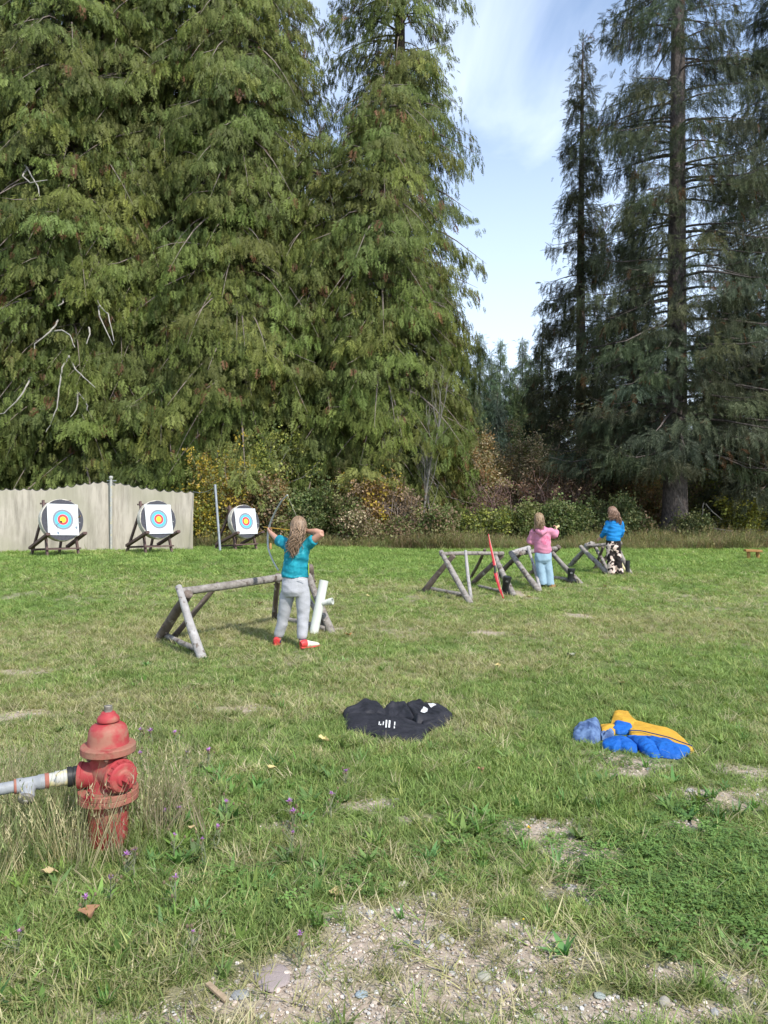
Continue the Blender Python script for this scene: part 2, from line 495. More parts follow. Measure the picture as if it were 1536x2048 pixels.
# ------------------------------------------------------------------ trees
def cedar_protos():
    ps = []
    for v in range(4):
        rng = random.Random(100 + v); mb = MB()
        def zc(y): return -0.22 * y * y
        def lens(p, d, L, w, droop):
            d = Vector(d).normalized(); side = d.cross(Vector((0, 0, 1))).normalized()
            tip = Vector(p) + d * L + Vector((0, 0, -droop * L)); mid = Vector(p) + d * (L * .55) + Vector((0, 0, -droop * L * .3))
            mb.add([p, mid + side * w, tip, mid - side * w], [(0, 1, 2, 3)])
        nb = 8
        for k in range(nb):
            y = 0.08 + 0.84 * k / nb
            for sgn in (-1, 1):
                yy = y + rng.uniform(-.03, .03)
                L = (0.46 - 0.26 * y) * rng.uniform(.75, 1.2)
                a = R(rng.uniform(38, 62))
                d = (sgn * math.sin(a), math.cos(a), rng.uniform(-.25, .1))
                p = Vector((0, yy, zc(yy)))
                lens(p, d, L * rng.uniform(.8, 1.25), 0.030 * rng.uniform(.8, 1.3), rng.uniform(.1, .6))
                if k < 5:
                    q = p + Vector(d) * (L * .4)
                    a2 = a * .3
                    lens(q, (sgn * math.sin(a2), math.cos(a2), -.2), L * .7, 0.026, rng.uniform(.2, .7))
        lens(Vector((0, .86, zc(.86))), (0, 1, -.3), .22, .035, .4)
        ps.append(proto(mb, 'cedar_spray', M['cedar']))
    return ps
def spruce_protos():
    ps = []
    for v in range(4):
        rng = random.Random(200 + v); mb = MB()
        def brush(p, d, L, w):
            d = Vector(d).normalized(); s1 = d.orthogonal().normalized(); s2 = d.cross(s1)
            for s_ in (s1, s2):
                nseg = 3
                for k in range(nseg):       # jagged needle fringe
                    a0, a1 = k / nseg, (k + 1) / nseg
                    c = Vector(p) + d * (L * a0); e = Vector(p) + d * (L * (a1 + .18)); wv = w * (1 - .5 * a0) * rng.uniform(.7, 1.3)
                    mb.add([c, c + d * (L * .3) + s_ * wv, e, c + d * (L * .3) - s_ * wv], [(0, 1, 2, 3)])
        for k in range(9):
            y = 0.05 + .85 * k / 9
            for sgn in (-1, 1):
                a = R(rng.uniform(35, 65)); L = (.34 - .2 * y) * rng.uniform(.7, 1.25)
                brush((0, y, -.12 * y * y), (sgn * math.sin(a), math.cos(a), rng.uniform(-.35, .15)), L, .024)
        brush((0, .82, -.1), (0, 1, -.2), .24, .024)
        ps.append(proto(mb, 'spruce_twig', M['needle']))
    return ps
CEDAR_P, SPRUCE_P = cedar_protos(), spruce_protos()

def wood_tube(mb, pts, r0, r1, sides=5):
    k = len(pts)
    mb.loft(pts, [r0 + (r1 - r0) * i / (k - 1) for i in range(k)], sides, cap=False)
def branch_curve(base, out, L, rise, droop, up, k=7):
    s = np.linspace(0, 1, k)
    z = rise * L * s - droop * L * s ** 2 + up * L * s ** 5
    return base[None] + out[None] * (L * s)[:, None] + np.array([0, 0, 1.0])[None] * z[:, None]
def conifer(kind, px, d, H, rad, h0, seed, label, dens=1.0, nbr=None, size=1.0, prof=0.8, top_sparse=0.0, trunk_r=0.35, tint=None,
            bare=0.0, front=0.76, droop=None, group=None, zlow=.35, spread=0.19, dead=0.02, name=None, lean=0.0):
    rng = np.random.default_rng(seed)
    x, y = (px - CX) / F * d, d
    base = on_ground(x, y, -0.1)
    root = thing(name or ('cedar_tree' if kind == 'cedar' else 'spruce_tree'), base, label, 'tree', group)
    wob = np.array([rng.uniform(-.15, .15), rng.uniform(-.15, .15)])
    def trunk_pt(h):
        t_ = h / H
        return np.array([x + wob[0] * math.sin(3 * t_) + lean * h, y + wob[1] * math.sin(4 * t_), base.z + h])
    tm = MB(); K = 16; rr = random.Random(seed)
    hs = [H * (i / K) ** 1.25 for i in range(K + 1)]
    tm.loft([trunk_pt(h) for h in hs], [trunk_r * (1 - h / H) ** .8 + trunk_r * .75 * math.exp(-h * 1.6) + .012 for h in hs], 14, jitter=.05, rng=rr)
    build(tm, 'trunk', M['cedar_bark' if kind == 'cedar' else 'spruce_bark'], root)
    n = nbr or int((H - h0) * (12.5 if kind == 'cedar' else 8))
    tocam = math.atan2(-y, -x)
    wood = MB()
    Ps, Ax, Nm, Sc, Tn = [], [], [], [], []
    base_t = np.array(tint if tint is not None else ((0.118, 0.146, 0.036) if kind == 'cedar' else (0.040, 0.056, 0.046)))
    for i in range(n):
        t_ = rng.random() ** 1.15
        t_ = (i + rng.random()) / n
        t_ = t_ ** 1.2
        h = h0 + (H - h0) * t_ * .985
        phi = tocam + (rng.uniform(-1.75, 1.75) if rng.random() < front else rng.uniform(0, 2 * math.pi))
        prf = (1 - t_) ** prof
        if kind == 'cedar': prf *= (0.82 + .18 * min(1, t_ * 6))
        L = max(.25, rad * prf * (rng.uniform(.5, 1.1) if kind == 'cedar' else rng.uniform(.68, 1.12)))
        out = np.array([math.cos(phi), math.sin(phi), 0.0])
        if kind == 'cedar':
            rise, dr, up = rng.uniform(.0, .45), rng.uniform(.45, 1.15) * (droop or 1), rng.uniform(.0, .18)
        else:
            rise, dr, up = rng.uniform(-.02, .12), rng.uniform(.3, .55) * (droop or 1), rng.uniform(.12, .3)
            if t_ > .8: rise += (t_ - .8) * 3; dr *= .5
        bc = branch_curve(trunk_pt(h), out, L, rise, dr, up)
        low = base.z + zlow
        bc[:, 2] = np.maximum(bc[:, 2], low + .0 * bc[:, 2])
        wood_tube(wood, [Vector(p) for p in bc], .012 + .013 * L, .004, 4)
        if rng.random() < bare: continue
        dn = dens * (1 - top_sparse * t_)
        m_ = int(max(4, (25.0 if kind == 'cedar' else 39.0) * L * dn / size))
        s0 = .22 if kind == 'cedar' else .18
        s = s0 + (1 - s0) * rng.random(m_) ** (.75)
        idx = s * 6; k0 = np.minimum(idx.astype(int), 5); fr = (idx - k0)[:, None]
        pb = bc[k0] * (1 - fr) + bc[k0 + 1] * fr
        tang = unit(bc[k0 + 1] - bc[k0])
        lat = np.cross(out, [0, 0, 1.0])
        w = spread * L * (1.15 - s) + .12
        u = rng.normal(0, 1, m_) * w * 1.3
        sg = np.sign(u)[:, None]
        pos = pb + lat[None] * u[:, None] + np.array([0, 0, -1.0])[None] * (np.abs(u) * .35 + rng.random(m_) * .08)[:, None]
        pos[:, 2] += .05 * rng.normal(0, 1, m_) - (rng.exponential(.13, m_) if kind == 'cedar' else rng.exponential(.10, m_))
        pos += out[None] * rng.normal(0, .12, m_)[:, None]
        if kind == 'cedar':
            hang = rng.uniform(.3, 1.9, m_)[:, None]
            ax = tang * rng.uniform(.5, 1.0, m_)[:, None] + lat[None] * sg * rng.uniform(.1, .7, m_)[:, None] + np.array([0, 0, -1.0])[None] * hang
            nm = out[None] * rng.uniform(.2, .9, m_)[:, None] + np.array([0, 0, 1.0])[None] * .7 + rng.normal(0, .35, (m_, 3))
            sc = rng.uniform(.24, .50, m_) * size
        else:
            strand = rng.random(m_) < .62
            hang = np.where(strand, rng.uniform(1.2, 3.0, m_), rng.uniform(-.1, .5, m_))[:, None]
            ax = tang * rng.uniform(.4, 1.0, m_)[:, None] + lat[None] * sg * rng.uniform(.2, .8, m_)[:, None] + np.array([0, 0, -1.0])[None] * hang
            nm = np.array([0, 0, 1.0])[None] + out[None] * .3 + rng.normal(0, .4, (m_, 3))
            sc = rng.uniform(.24, .50, m_) * size * np.where(strand, 1.15, .9)
        Ps.append(pos); Ax.append(ax); Nm.append(nm); Sc.append(sc)
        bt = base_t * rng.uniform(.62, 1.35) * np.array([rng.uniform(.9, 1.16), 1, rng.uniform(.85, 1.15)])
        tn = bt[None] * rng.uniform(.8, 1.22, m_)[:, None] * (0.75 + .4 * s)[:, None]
        dm = rng.random(m_) < dead * (4 if rng.random() < .15 else .5)
        tn[dm] = np.array([.17, .085, .04]) * rng.uniform(.6, 1.2)
        Tn.append(tn)
    bo = build(wood, 'branches', M['twig' if kind == 'cedar' else 'spruce_bark'], root, fix=False)
    bo['kind'] = 'stuff'
    Ps, Ax, Nm, Sc, Tn = (np.concatenate(q) for q in (Ps, Ax, Nm, Sc, Tn))
    zmin = gz(Ps[:, 0], Ps[:, 1]) + max(.15, zlow - .35)
    Ps[:, 2] = np.maximum(Ps[:, 2], zmin + .3 * rng.random(len(Ps)))
    rot = frame_rot(Ax, Nm)
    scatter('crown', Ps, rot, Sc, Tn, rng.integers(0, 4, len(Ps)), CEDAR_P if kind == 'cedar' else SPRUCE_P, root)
    return root, trunk_pt

cedar_list = [
    # px, d, H, rad, h0, dens, prof, top_sparse, label
    (-70, 28.5, 36, 4.6, .6, 1.1, .42, .2, 'huge green cedar at the left edge of the picture behind the grey curtain'),
    (148, 28.0, 37, 4.4, .6, 1.05, .42, .2, 'huge cedar with bleached bare dead limbs above the leftmost target'),
    (325, 29.0, 36, 4.5, .5, 1.1, .42, .2, 'huge cedar behind the middle target and the right half of the curtain'),
    (480, 28.3, 24, 4.7, .5, 1.15, .36, .1, 'broad cedar with a sloping right shoulder behind the yellow bush and third target'),
    (540, 34.5, 40, 4.2, 5, 1.0, .36, .35, 'tall thin-topped cedar rising behind the broad cedar, sky showing through its edge'),
    (640, 28.4, 16.0, 3.6, .5, 1.1, .38, .1, 'shorter cedar directly behind the archer in the teal shirt'),
    (770, 28.2, 18.0, 4.1, .6, 1.15, .26, .1, 'round-topped cedar with its right side against the sky'),
    (798, 33.5, 38, 4.1, 7, 1.05, .32, .35, 'tallest cedar against the sky, its dark trunk showing, above the round-topped cedar'),
    (238, 28.8, 33, 4.2, .5, 1.1, .42, .2, 'huge cedar above the white post of the curtain'),
    (412, 29.6, 33, 4.2, .5, 1.1, .42, .2, 'huge cedar behind the leaning metal post, left of the broad cedar'),
    (880, 30.0, 11.5, 1.9, .6, 1.1, .38, .1, 'narrow low cedar at the right end of the cedar wall'),
]
cedars = []
for i, (px, d, H, rad, h0, dn, pf, ts, lab) in enumerate(cedar_list):
    cedars.append(conifer('cedar', px, d, H, rad, h0, 300 + i, lab, dens=dn, prof=pf, top_sparse=ts, trunk_r=.45 if H > 20 else .25,
                          group='cedars behind the archery range'))
for i, (px, d, H, rad) in enumerate([(40, 35, 34, 4.8), (240, 36, 34, 4.8), (410, 36, 28, 4.8), (520, 38, 22, 4.6), (670, 36, 16, 4.4), (840, 37, 13, 3.2)]):
    conifer('cedar', px, d, H, rad, .5, 340 + i, 'dark cedar of the second row, mostly hidden behind the front cedars', dens=.95, size=1.7, prof=.42,
            top_sparse=.2, group='cedars of the second row', nbr=int(H * 6))
# the wood goes on behind the second row as one dark mass
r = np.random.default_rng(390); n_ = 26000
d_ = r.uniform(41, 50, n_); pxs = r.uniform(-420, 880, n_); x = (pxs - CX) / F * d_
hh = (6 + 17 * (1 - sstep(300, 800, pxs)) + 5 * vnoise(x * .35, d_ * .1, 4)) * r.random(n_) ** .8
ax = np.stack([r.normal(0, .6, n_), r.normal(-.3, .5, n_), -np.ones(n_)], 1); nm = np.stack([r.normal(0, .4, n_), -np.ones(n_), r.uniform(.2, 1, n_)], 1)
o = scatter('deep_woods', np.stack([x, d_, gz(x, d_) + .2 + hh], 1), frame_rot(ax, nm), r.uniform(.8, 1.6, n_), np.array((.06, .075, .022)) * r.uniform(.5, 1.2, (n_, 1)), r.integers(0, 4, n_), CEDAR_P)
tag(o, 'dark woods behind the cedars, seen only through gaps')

# bleached dead limbs on the second cedar
root2, tp2 = cedars[1]
def px_limb(pts, r0, r1, parent, name='dead_branch', material=None, jit=0.01, dz=(0, 0)):
    mb = MB(); n_ = len(pts); rr = random.Random(int(pts[0][0] * 7 + pts[0][1]))
    v = [P(*p) for p in pts]
    fine = []
    for i in range(n_ - 1):
        for k in range(3):
            q = v[i].lerp(v[i + 1], k / 3)
            fine.append(q + Vector([rr.uniform(-jit, jit) for _ in range(3)]))
    fine.append(v[-1])
    wood_tube(mb, fine, r0, r1, 6)
    return build(mb, name, material or M['dead_wood'], parent)
for pts in [
    [(138, 712, 25.6), (124, 735, 25.0), (118, 780, 24.7), (114, 815, 24.6), (100, 852, 24.6), (92, 864, 24.6)],
    [(138, 712, 25.6), (150, 738, 25.0), (168, 755, 24.8), (190, 775, 24.8)],
    [(117, 640, 25.6), (108, 655, 25.0), (95, 668, 24.8), (69, 688, 24.7), (69, 698, 24.7)],
    [(100, 664, 25.2), (124, 660, 25.1), (140, 670, 25.0), (150, 695, 24.9)],
    [(192, 600, 25.4), (205, 618, 25.0), (216, 628, 24.8), (221, 650, 24.7), (228, 682, 24.7)],
    [(195, 600, 25.6), (199, 632, 25.0), (207, 650, 24.9), (226, 690, 24.8)],
    [(62, 755, 25.2), (48, 782, 24.8), (32, 803, 24.7), (8, 826, 24.7), (-4, 828, 24.7)],
    [(154, 780, 25.3), (156, 802, 24.9), (152, 820, 24.8), (141, 834, 24.7)],
    [(156, 785, 25.3), (170, 800, 24.9), (175, 812, 24.8), (174, 821, 24.8)],
    [(178, 655, 25.3), (180, 668, 24.9), (173, 688, 24.8)],
    [(126, 598, 25.4), (126, 606, 25.0), (116, 612, 24.9)],
    [(50, 330, 25.6), (62, 350, 25.0), (75, 372, 24.8), (80, 395, 24.8)],
    [(55, 335, 25.6), (45, 352, 25.0), (60, 365, 24.8), (95, 360, 24.8)],
]:
    px_limb(pts, .032, .012, root2)

spruces = [
    # px, d, H, rad, h0, dens, nbr, prof, size, trunk_r, bare, tint, label
    (1165, 34, 23.3, 2.5, 3.0, 1.0, 220, .75, .8, .30, .05, (0.086, 0.095, 0.049), 'slender spruce with a pointed top standing alone against the sky'),
    (1350, 28, 36, 4.5, 3.3, .9, 235, .62, .9, .42, .08, (0.100, 0.118, 0.069), 'giant blue-green spruce with a thick bare grey trunk foot at the meadow edge'),
    (1590, 29.5, 31, 4.4, 1.2, 1.0, 270, .6, .9, .4, .05, (0.100, 0.122, 0.072), 'big spruce at the right edge of the picture, its trunk out of view'),
    (1268, 37, 18.5, 2.3, 2.0, 1.2, 170, .8, .95, .28, .0, (0.072, 0.095, 0.060), 'dense dark spruce filling the gap between the slender and the giant spruce'),
    (1085, 46, 13.2, 2.1, 1.0, 1.2, 120, .8, 1.1, .2, .0, (0.072, 0.090, 0.049), 'short dark spruce left of the slender spruce trunk'),
    (1470, 39, 15, 3.3, 1.0, 1.2, 150, .7, 1.1, .28, .0, (0.092, 0.109, 0.065), 'mid-size spruce behind and right of the giant spruce trunk'),
    (996, 47, 8.7, 2.0, .5, 1.3, 100, .8, 1.0, .15, .0, (0.105, 0.151, 0.110), 'small pale blue spruce behind the tan-leaved shrubs'),
    (1420, 44, 12, 3.0, .5, 1.1, 110, .7, 1.2, .2, .0, (0.083, 0.108, 0.068), 'low spruce seen through the lower limbs of the giant spruce'),
    (1195, 48, 10.5, 2.6, .5, 1.2, 110, .7, 1.2, .2, .0, (0.077, 0.093, 0.053), 'low dark spruce behind the foot of the slender spruce'),
    (1310, 42, 11, 2.8, .5, 1.2, 110, .7, 1.2, .2, .0, (0.077, 0.095, 0.060), 'low spruce just left of the giant spruce trunk'),
]
spr = []
for i, (px, d, H, rad, h0, dn, nb, pf, sz, tr, br, tn, lab) in enumerate(spruces):
    spr.append(conifer('spruce', px, d, H, rad, h0, 400 + i, lab, dens=dn, nbr=nb, prof=pf, size=sz, trunk_r=tr, bare=br, tint=tn,
                       front=.6, group='spruces beyond the meadow', dead=.03, zlow=2.75 if px == 1350 else .35))
far = [(930, 705, 62, (0.128, 0.183, 0.091), 'dark far conifer hard against the cedar wall'),  # all far tints lightened: distance haze is put into the foliage colour
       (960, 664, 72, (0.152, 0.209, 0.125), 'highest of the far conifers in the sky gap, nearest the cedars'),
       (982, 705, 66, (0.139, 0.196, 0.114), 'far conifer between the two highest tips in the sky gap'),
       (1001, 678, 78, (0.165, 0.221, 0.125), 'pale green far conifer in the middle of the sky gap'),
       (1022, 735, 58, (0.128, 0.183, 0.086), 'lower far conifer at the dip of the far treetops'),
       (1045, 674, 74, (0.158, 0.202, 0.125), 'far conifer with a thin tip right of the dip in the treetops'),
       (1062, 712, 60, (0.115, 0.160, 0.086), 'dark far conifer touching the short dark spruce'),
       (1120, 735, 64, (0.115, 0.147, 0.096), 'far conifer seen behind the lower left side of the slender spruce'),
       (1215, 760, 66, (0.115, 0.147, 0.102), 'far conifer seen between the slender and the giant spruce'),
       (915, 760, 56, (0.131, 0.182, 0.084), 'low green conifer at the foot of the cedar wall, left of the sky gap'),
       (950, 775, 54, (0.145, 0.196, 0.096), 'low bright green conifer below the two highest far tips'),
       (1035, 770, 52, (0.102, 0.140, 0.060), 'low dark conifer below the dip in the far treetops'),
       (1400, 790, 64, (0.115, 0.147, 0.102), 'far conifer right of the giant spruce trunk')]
for i, (px, ty, d, tn, lab) in enumerate(far):
    H = EYE + ray(px, ty)[1] * d
    conifer('spruce', px, d, H, H * .13 + .6, .4, 450 + i, lab, dens=1.1, nbr=int(100 + H * 5), prof=.85, size=1.1, trunk_r=.2, tint=tn, front=.5,
            group='far conifers in the gap', name='conifer_tree', dead=.0)
# a few bare lower sticks and a rusty dead bough on the giant spruce
rootB = spr[1][0]
for pts in [[(1356, 990, 27.0), (1365, 1010, 26.6), (1380, 1032, 26.4)], [(1408, 1006, 26.2), (1405, 1030, 26.2), (1403, 1046, 26.2)],
            [(1412, 1008, 26.4), (1428, 1024, 26.2), (1444, 1040, 26.1)], [(1310, 900, 27.2), (1296, 930, 26.8), (1280, 955, 26.5)],
            [(1330, 890, 27.2), (1322, 925, 26.8), (1318, 950, 26.6)], [(1340, 880, 27.2), (1352, 920, 26.8), (1372, 945, 26.4)],
            [(1335, 850, 27.4), (1300, 880, 26.8), (1270, 915, 26.4)]]:
    px_limb(pts, .022, .008, rootB, 'dead_branch', M['twig_grey'], .03)

# ------------------------------------------------------------------ shrubs and undergrowth
def leaf_protos():
    ps = []
    for v in range(3):
        rng = random.Random(500 + v); mb = MB()
        for k in range(11):
            c = Vector((rng.gauss(0, .09), rng.gauss(0, .09), rng.gauss(0, .09)))
            d = Vector((rng.gauss(0, 1), rng.gauss(0, 1), rng.gauss(-.3, .7))).normalized()
            s_ = d.cross(Vector((rng.gauss(0, .3), rng.gauss(0, .3), 1))).normalized(); L = rng.uniform(.05, .095); w = L * .33
            nrm = d.cross(s_)
            mb.add([c, c + d * L * .45 + s_ * w + nrm * .006, c + d * L, c + d * L * .45 - s_ * w + nrm * .006], [(0, 1, 2), (0, 2, 3)])
        ps.append(proto(mb, 'leaf_cluster', M['leaf']))
    return ps
LEAF_P = leaf_protos()
def grow(mb, p, d, L, r, depth, rng, tips, bend=.25, kids=3, seg=4, up=.12, sides=4):
    pts = [Vector(p)]; d = Vector(d).normalized()
    for k in range(seg):
        d = (d + Vector((rng.uniform(-bend, bend), rng.uniform(-bend, bend), rng.uniform(-bend, bend) + up))).normalized()
        pts.append(pts[-1] + d * (L / seg))
    wood_tube(mb, pts, r, r * .5, sides)
    if depth == 0:
        tips.extend(pts[1:]); return
    tips.append(pts[-1])
    for k in range(kids):
        i = rng.randint(1, seg)
        dd = (d + Vector((rng.uniform(-.9, .9), rng.uniform(-.9, .9), rng.uniform(-.3, .6)))).normalized()
        grow(mb, pts[i], dd, L * rng.uniform(.45, .7), r * .5, depth - 1, rng, tips, bend * 1.1, kids, max(2, seg - 1), up, 3)
def shrub(name, px, top, wpx, d, seed, cols, label, leaves=500, twig='twig', stems=10, kids=3, cat='shrub', size=1.0, group='shrubs along the meadow edge', wild=.3):
    rng = random.Random(seed); nrng = np.random.default_rng(seed)
    x = (px - CX) / F * d
    base = on_ground(x, d, -.03)
    H = EYE + ray(px, top)[1] * d - base.z
    W = wpx / F * d / 2 * .62
    root = thing(name, base, label, cat, group)
    mb = MB(); tips = []
    for k in range(stems):
        a = rng.uniform(0, 2 * math.pi); rr_ = math.sqrt(rng.random()) * W * .55
        p = Vector((x + math.cos(a) * rr_, d + math.sin(a) * rr_ * .7, base.z))
        dirv = Vector((math.cos(a) * rng.uniform(.1, .7) * W / max(H, .5), math.sin(a) * rng.uniform(.1, .5) * W / max(H, .5), 1))
        grow(mb, p, dirv, H * rng.uniform(.42, .68), .008 + .006 * H, 2, rng, tips, wild, kids)
    so = build(mb, 'stems', M[twig], root, fix=False); so['kind'] = 'stuff'
    if leaves:
        T = np.array([tuple(t) for t in tips])
        idx = nrng.integers(0, len(T), leaves)
        pos = T[idx] + nrng.normal(0, .1, (leaves, 3))
        pos[:, 2] = np.maximum(pos[:, 2], base.z + .06)
        rot = nrng.uniform(-3.14, 3.14, (leaves, 3))
        cc = np.array(cols)[nrng.integers(0, len(cols), leaves)] * nrng.uniform(.65, 1.3, (leaves, 1))
        scatter('foliage', pos, rot, nrng.uniform(.7, 1.5, leaves) * size, cc, nrng.integers(0, 3, leaves), LEAF_P, root)
    return root
YEL, YG, ORG, TAN, GRN, DGR, OLV, BRN = (.44, .33, .05), (.26, .28, .06), (.34, .21, .09), (.40, .33, .21), (.13, .175, .055), (.095, .125, .05), (.20, .205, .085), (.27, .19, .125)
for a in [
    ('shrub', 448, 915, 70, 24.6, 1, [YEL, YEL, YG, OLV, OLV, (.36, .25, .07)], 'yellow-leaved shrub right behind the leaning metal post', 330, 'twig', 10),
    ('shrub', 372, 960, 50, 25.2, 2, [YEL, YG, OLV], 'small yellow shrub peeking over the right end of the curtain', 260, 'twig', 7),
    ('shrub', 408, 1000, 60, 24.2, 3, [YEL, YG, OLV], 'low yellow-green shrub between the curtain and the leaning metal post', 330, 'twig', 7),
    ('shrub', 512, 875, 90, 25.8, 4, [(.26, .27, .07), YG, GRN], 'tall sparse pale-leaved shrub above the third target', 420, 'twig_grey', 9),
    ('shrub', 545, 965, 100, 24.8, 5, [ORG, BRN, OLV, OLV], 'rusty orange-leaved shrub behind the top of the drawn bow', 760, 'twig', 11),
    ('shrub', 475, 1010, 80, 24.6, 6, [BRN, OLV, ORG], 'brownish low shrub behind the third target stand', 420, 'twig', 8),
    ('shrub', 620, 985, 100, 24.6, 7, [DGR, OLV, GRN], 'dark green shrub behind the head of the archer in teal', 600, 'twig', 9),
    ('shrub', 690, 1000, 90, 24.6, 8, [OLV, BRN, GRN], 'olive shrub just right of the archer in teal', 430, 'twig', 9),
    ('shrub', 745, 935, 90, 25.0, 9, [ORG, YEL, BRN], 'thin shrub with a tuft of orange leaves on bare stems', 260, 'twig', 11),
    ('shrub', 800, 960, 110, 25.2, 10, [BRN], 'bare brown twiggy shrub left of the pale leaning tree', 60, 'twig', 15),
    ('shrub', 875, 1025, 100, 24.6, 11, [OLV, GRN, BRN], 'olive low shrub at the foot of the pale leaning tree', 480, 'twig', 9),
    ('shrub', 945, 890, 140, 30.5, 12, [TAN, TAN, ORG, OLV], 'big tan-orange leafed shrub at the right foot of the cedar wall', 1100, 'twig', 13),
    ('shrub', 1045, 900, 130, 31.5, 13, [TAN, OLV, BRN], 'tan and olive shrub behind the girl in pink', 1000, 'twig', 13),
    ('shrub', 985, 965, 130, 27.5, 14, [(.16, .10, .08)], 'mostly leafless purplish shrub above the red bow', 100, 'twig_red', 20),
    ('shrub', 1110, 945, 150, 28.5, 15, [(.17, .09, .06), BRN], 'mostly leafless reddish shrub between the two girls on the right', 220, 'twig_red', 20),
    ('shrub', 955, 1030, 120, 25.4, 16, [GRN, OLV, YG], 'green leafy shrub behind the second log rack', 700, 'twig', 10),
    ('shrub', 1045, 1018, 120, 25.6, 17, [GRN, OLV, (.13, .14, .04)], 'leafy olive-green shrub beside the head of the girl in pink', 780, 'twig', 11),
    ('shrub', 1140, 1012, 120, 25.6, 18, [DGR, GRN, OLV], 'dark leafy shrub between the girl in pink and the girl in blue', 760, 'twig', 11),
    ('shrub', 1225, 1000, 110, 26.0, 19, [DGR, DGR, OLV], 'very dark shrub behind the girl in the blue sweatshirt', 640, 'twig', 11),
    ('shrub', 1195, 880, 130, 31.0, 20, [OLV, BRN, (.13, .10, .06)], 'brown-green thicket below the slender spruce', 800, 'twig', 14),
    ('shrub', 1285, 930, 110, 30.0, 21, [BRN, OLV, ORG], 'thicket with rusty leaves left of the giant trunk', 560, 'twig_grey', 16),
    ('shrub', 1278, 1030, 70, 26.6, 22, [DGR, OLV, BRN], 'dim low shrub just left of the giant trunk foot', 420, 'twig', 9),
    ('shrub', 1440, 940, 110, 29.5, 23, [OLV, YG, BRN], 'olive shrub right of the giant trunk', 620, 'twig_grey', 13),
    ('shrub', 1485, 1005, 110, 27.2, 24, [YG, (.30, .27, .04), OLV], 'yellow-green shrub behind the small wooden bench', 620, 'twig', 10),
    ('shrub', 1545, 955, 110, 28.0, 25, [OLV, DGR, BRN], 'dark shrub at the right border of the picture', 560, 'twig_grey', 13),
    ('shrub', 1395, 1035, 80, 26.4, 26, [OLV, DGR], 'low olive shrub at the right side of the giant trunk foot', 380, 'twig', 9),
    ('shrub', 580, 1030, 80, 24.2, 27, [OLV, BRN, YG], 'low brown-olive shrub behind the bow arm of the archer in teal', 380, 'twig', 8),
    ('shrub', 725, 1035, 90, 24.3, 28, [OLV, BRN, TAN], 'low dry shrub halfway between the archer in teal and the pale leaning tree', 360, 'twig', 9),
    ('shrub', 800, 1045, 90, 24.3, 29, [OLV, GRN, BRN], 'low dull green shrub left of the second log rack', 360, 'twig', 9),
]:
    shrub(*a[:7], a[7], leaves=int(a[8] * 2.2), twig=a[9], stems=a[10])
# leafless pale trees at the right end of the cedars
def bare_tree(px, py, d, dirv, L, r, seed, label, depth=3):
    rng = random.Random(seed); base = on_ground((px - CX) / F * d, d, -.05)
    root = thing('bare_tree', base, label, 'tree', 'leafless pale trees')
    tm = MB(); pts = [base.copy()]; dv = Vector(dirv).normalized(); nodes = []
    for k in range(10):
        dv = (dv + Vector((rng.uniform(-.09, .09), rng.uniform(-.05, .05), rng.uniform(-.05, .08)))).normalized()
        pts.append(pts[-1] + dv * (L / 10)); nodes.append((pts[-1], dv.copy()))
    wood_tube(tm, pts, r, r * .35, 8)
    build(tm, 'trunk', M['twig_grey'], root)
    bm_ = MB(); tips = []
    for p, q in nodes[3:]:
        for k in range(2):
            dd = (q + Vector((rng.uniform(-.8, .8), rng.uniform(-.6, .6), rng.uniform(-.1, .6)))).normalized()
            grow(bm_, p, dd, L * rng.uniform(.16, .34), r * .34, 2, rng, tips, .2, 2)
    o = build(bm_, 'branches', M['twig_grey'], root, fix=False); o['kind'] = 'stuff'
bare_tree(838, 1090, 25.3, (.18, .1, 1), 4.6, .05, 61, 'pale leafless tree leaning right at the end of the cedar wall')
bare_tree(770, 1090, 25.8, (.05, .05, 1), 4.4, .045, 62, 'pale leafless tree with an upright stem left of the leaning one')
bare_tree(866, 1090, 25.6, (-.05, .1, 1), 3.2, .035, 63, 'short pale leafless tree just right of the leaning one')
# heap of cut brush at right
rng = random.Random(77)
bp_base = G(1475, 1092); bp_base = on_ground(bp_base.x + .5, 27.0)
hp = thing('brush_pile', bp_base, 'heap of grey cut twigs lying behind the small wooden bench', 'brush pile')
mb = MB()
for k in range(170):
    a = rng.uniform(-1, 1); c = bp_base + Vector((a * 1.5, rng.uniform(-.6, .6), abs(rng.gauss(0, .28)) * (1 - a * a * .6) + .03))
    d_ = Vector((rng.uniform(-1, 1), rng.uniform(-.6, .6), rng.uniform(-.25, .3))).normalized() * rng.uniform(.3, .8)
    wood_tube(mb, [c - d_, c + Vector((0, 0, rng.uniform(-.05, .08))), c + d_], .014, .005, 4)
build(mb, 'twigs', M['twig_grey'], hp, fix=False)['kind'] = 'stuff'

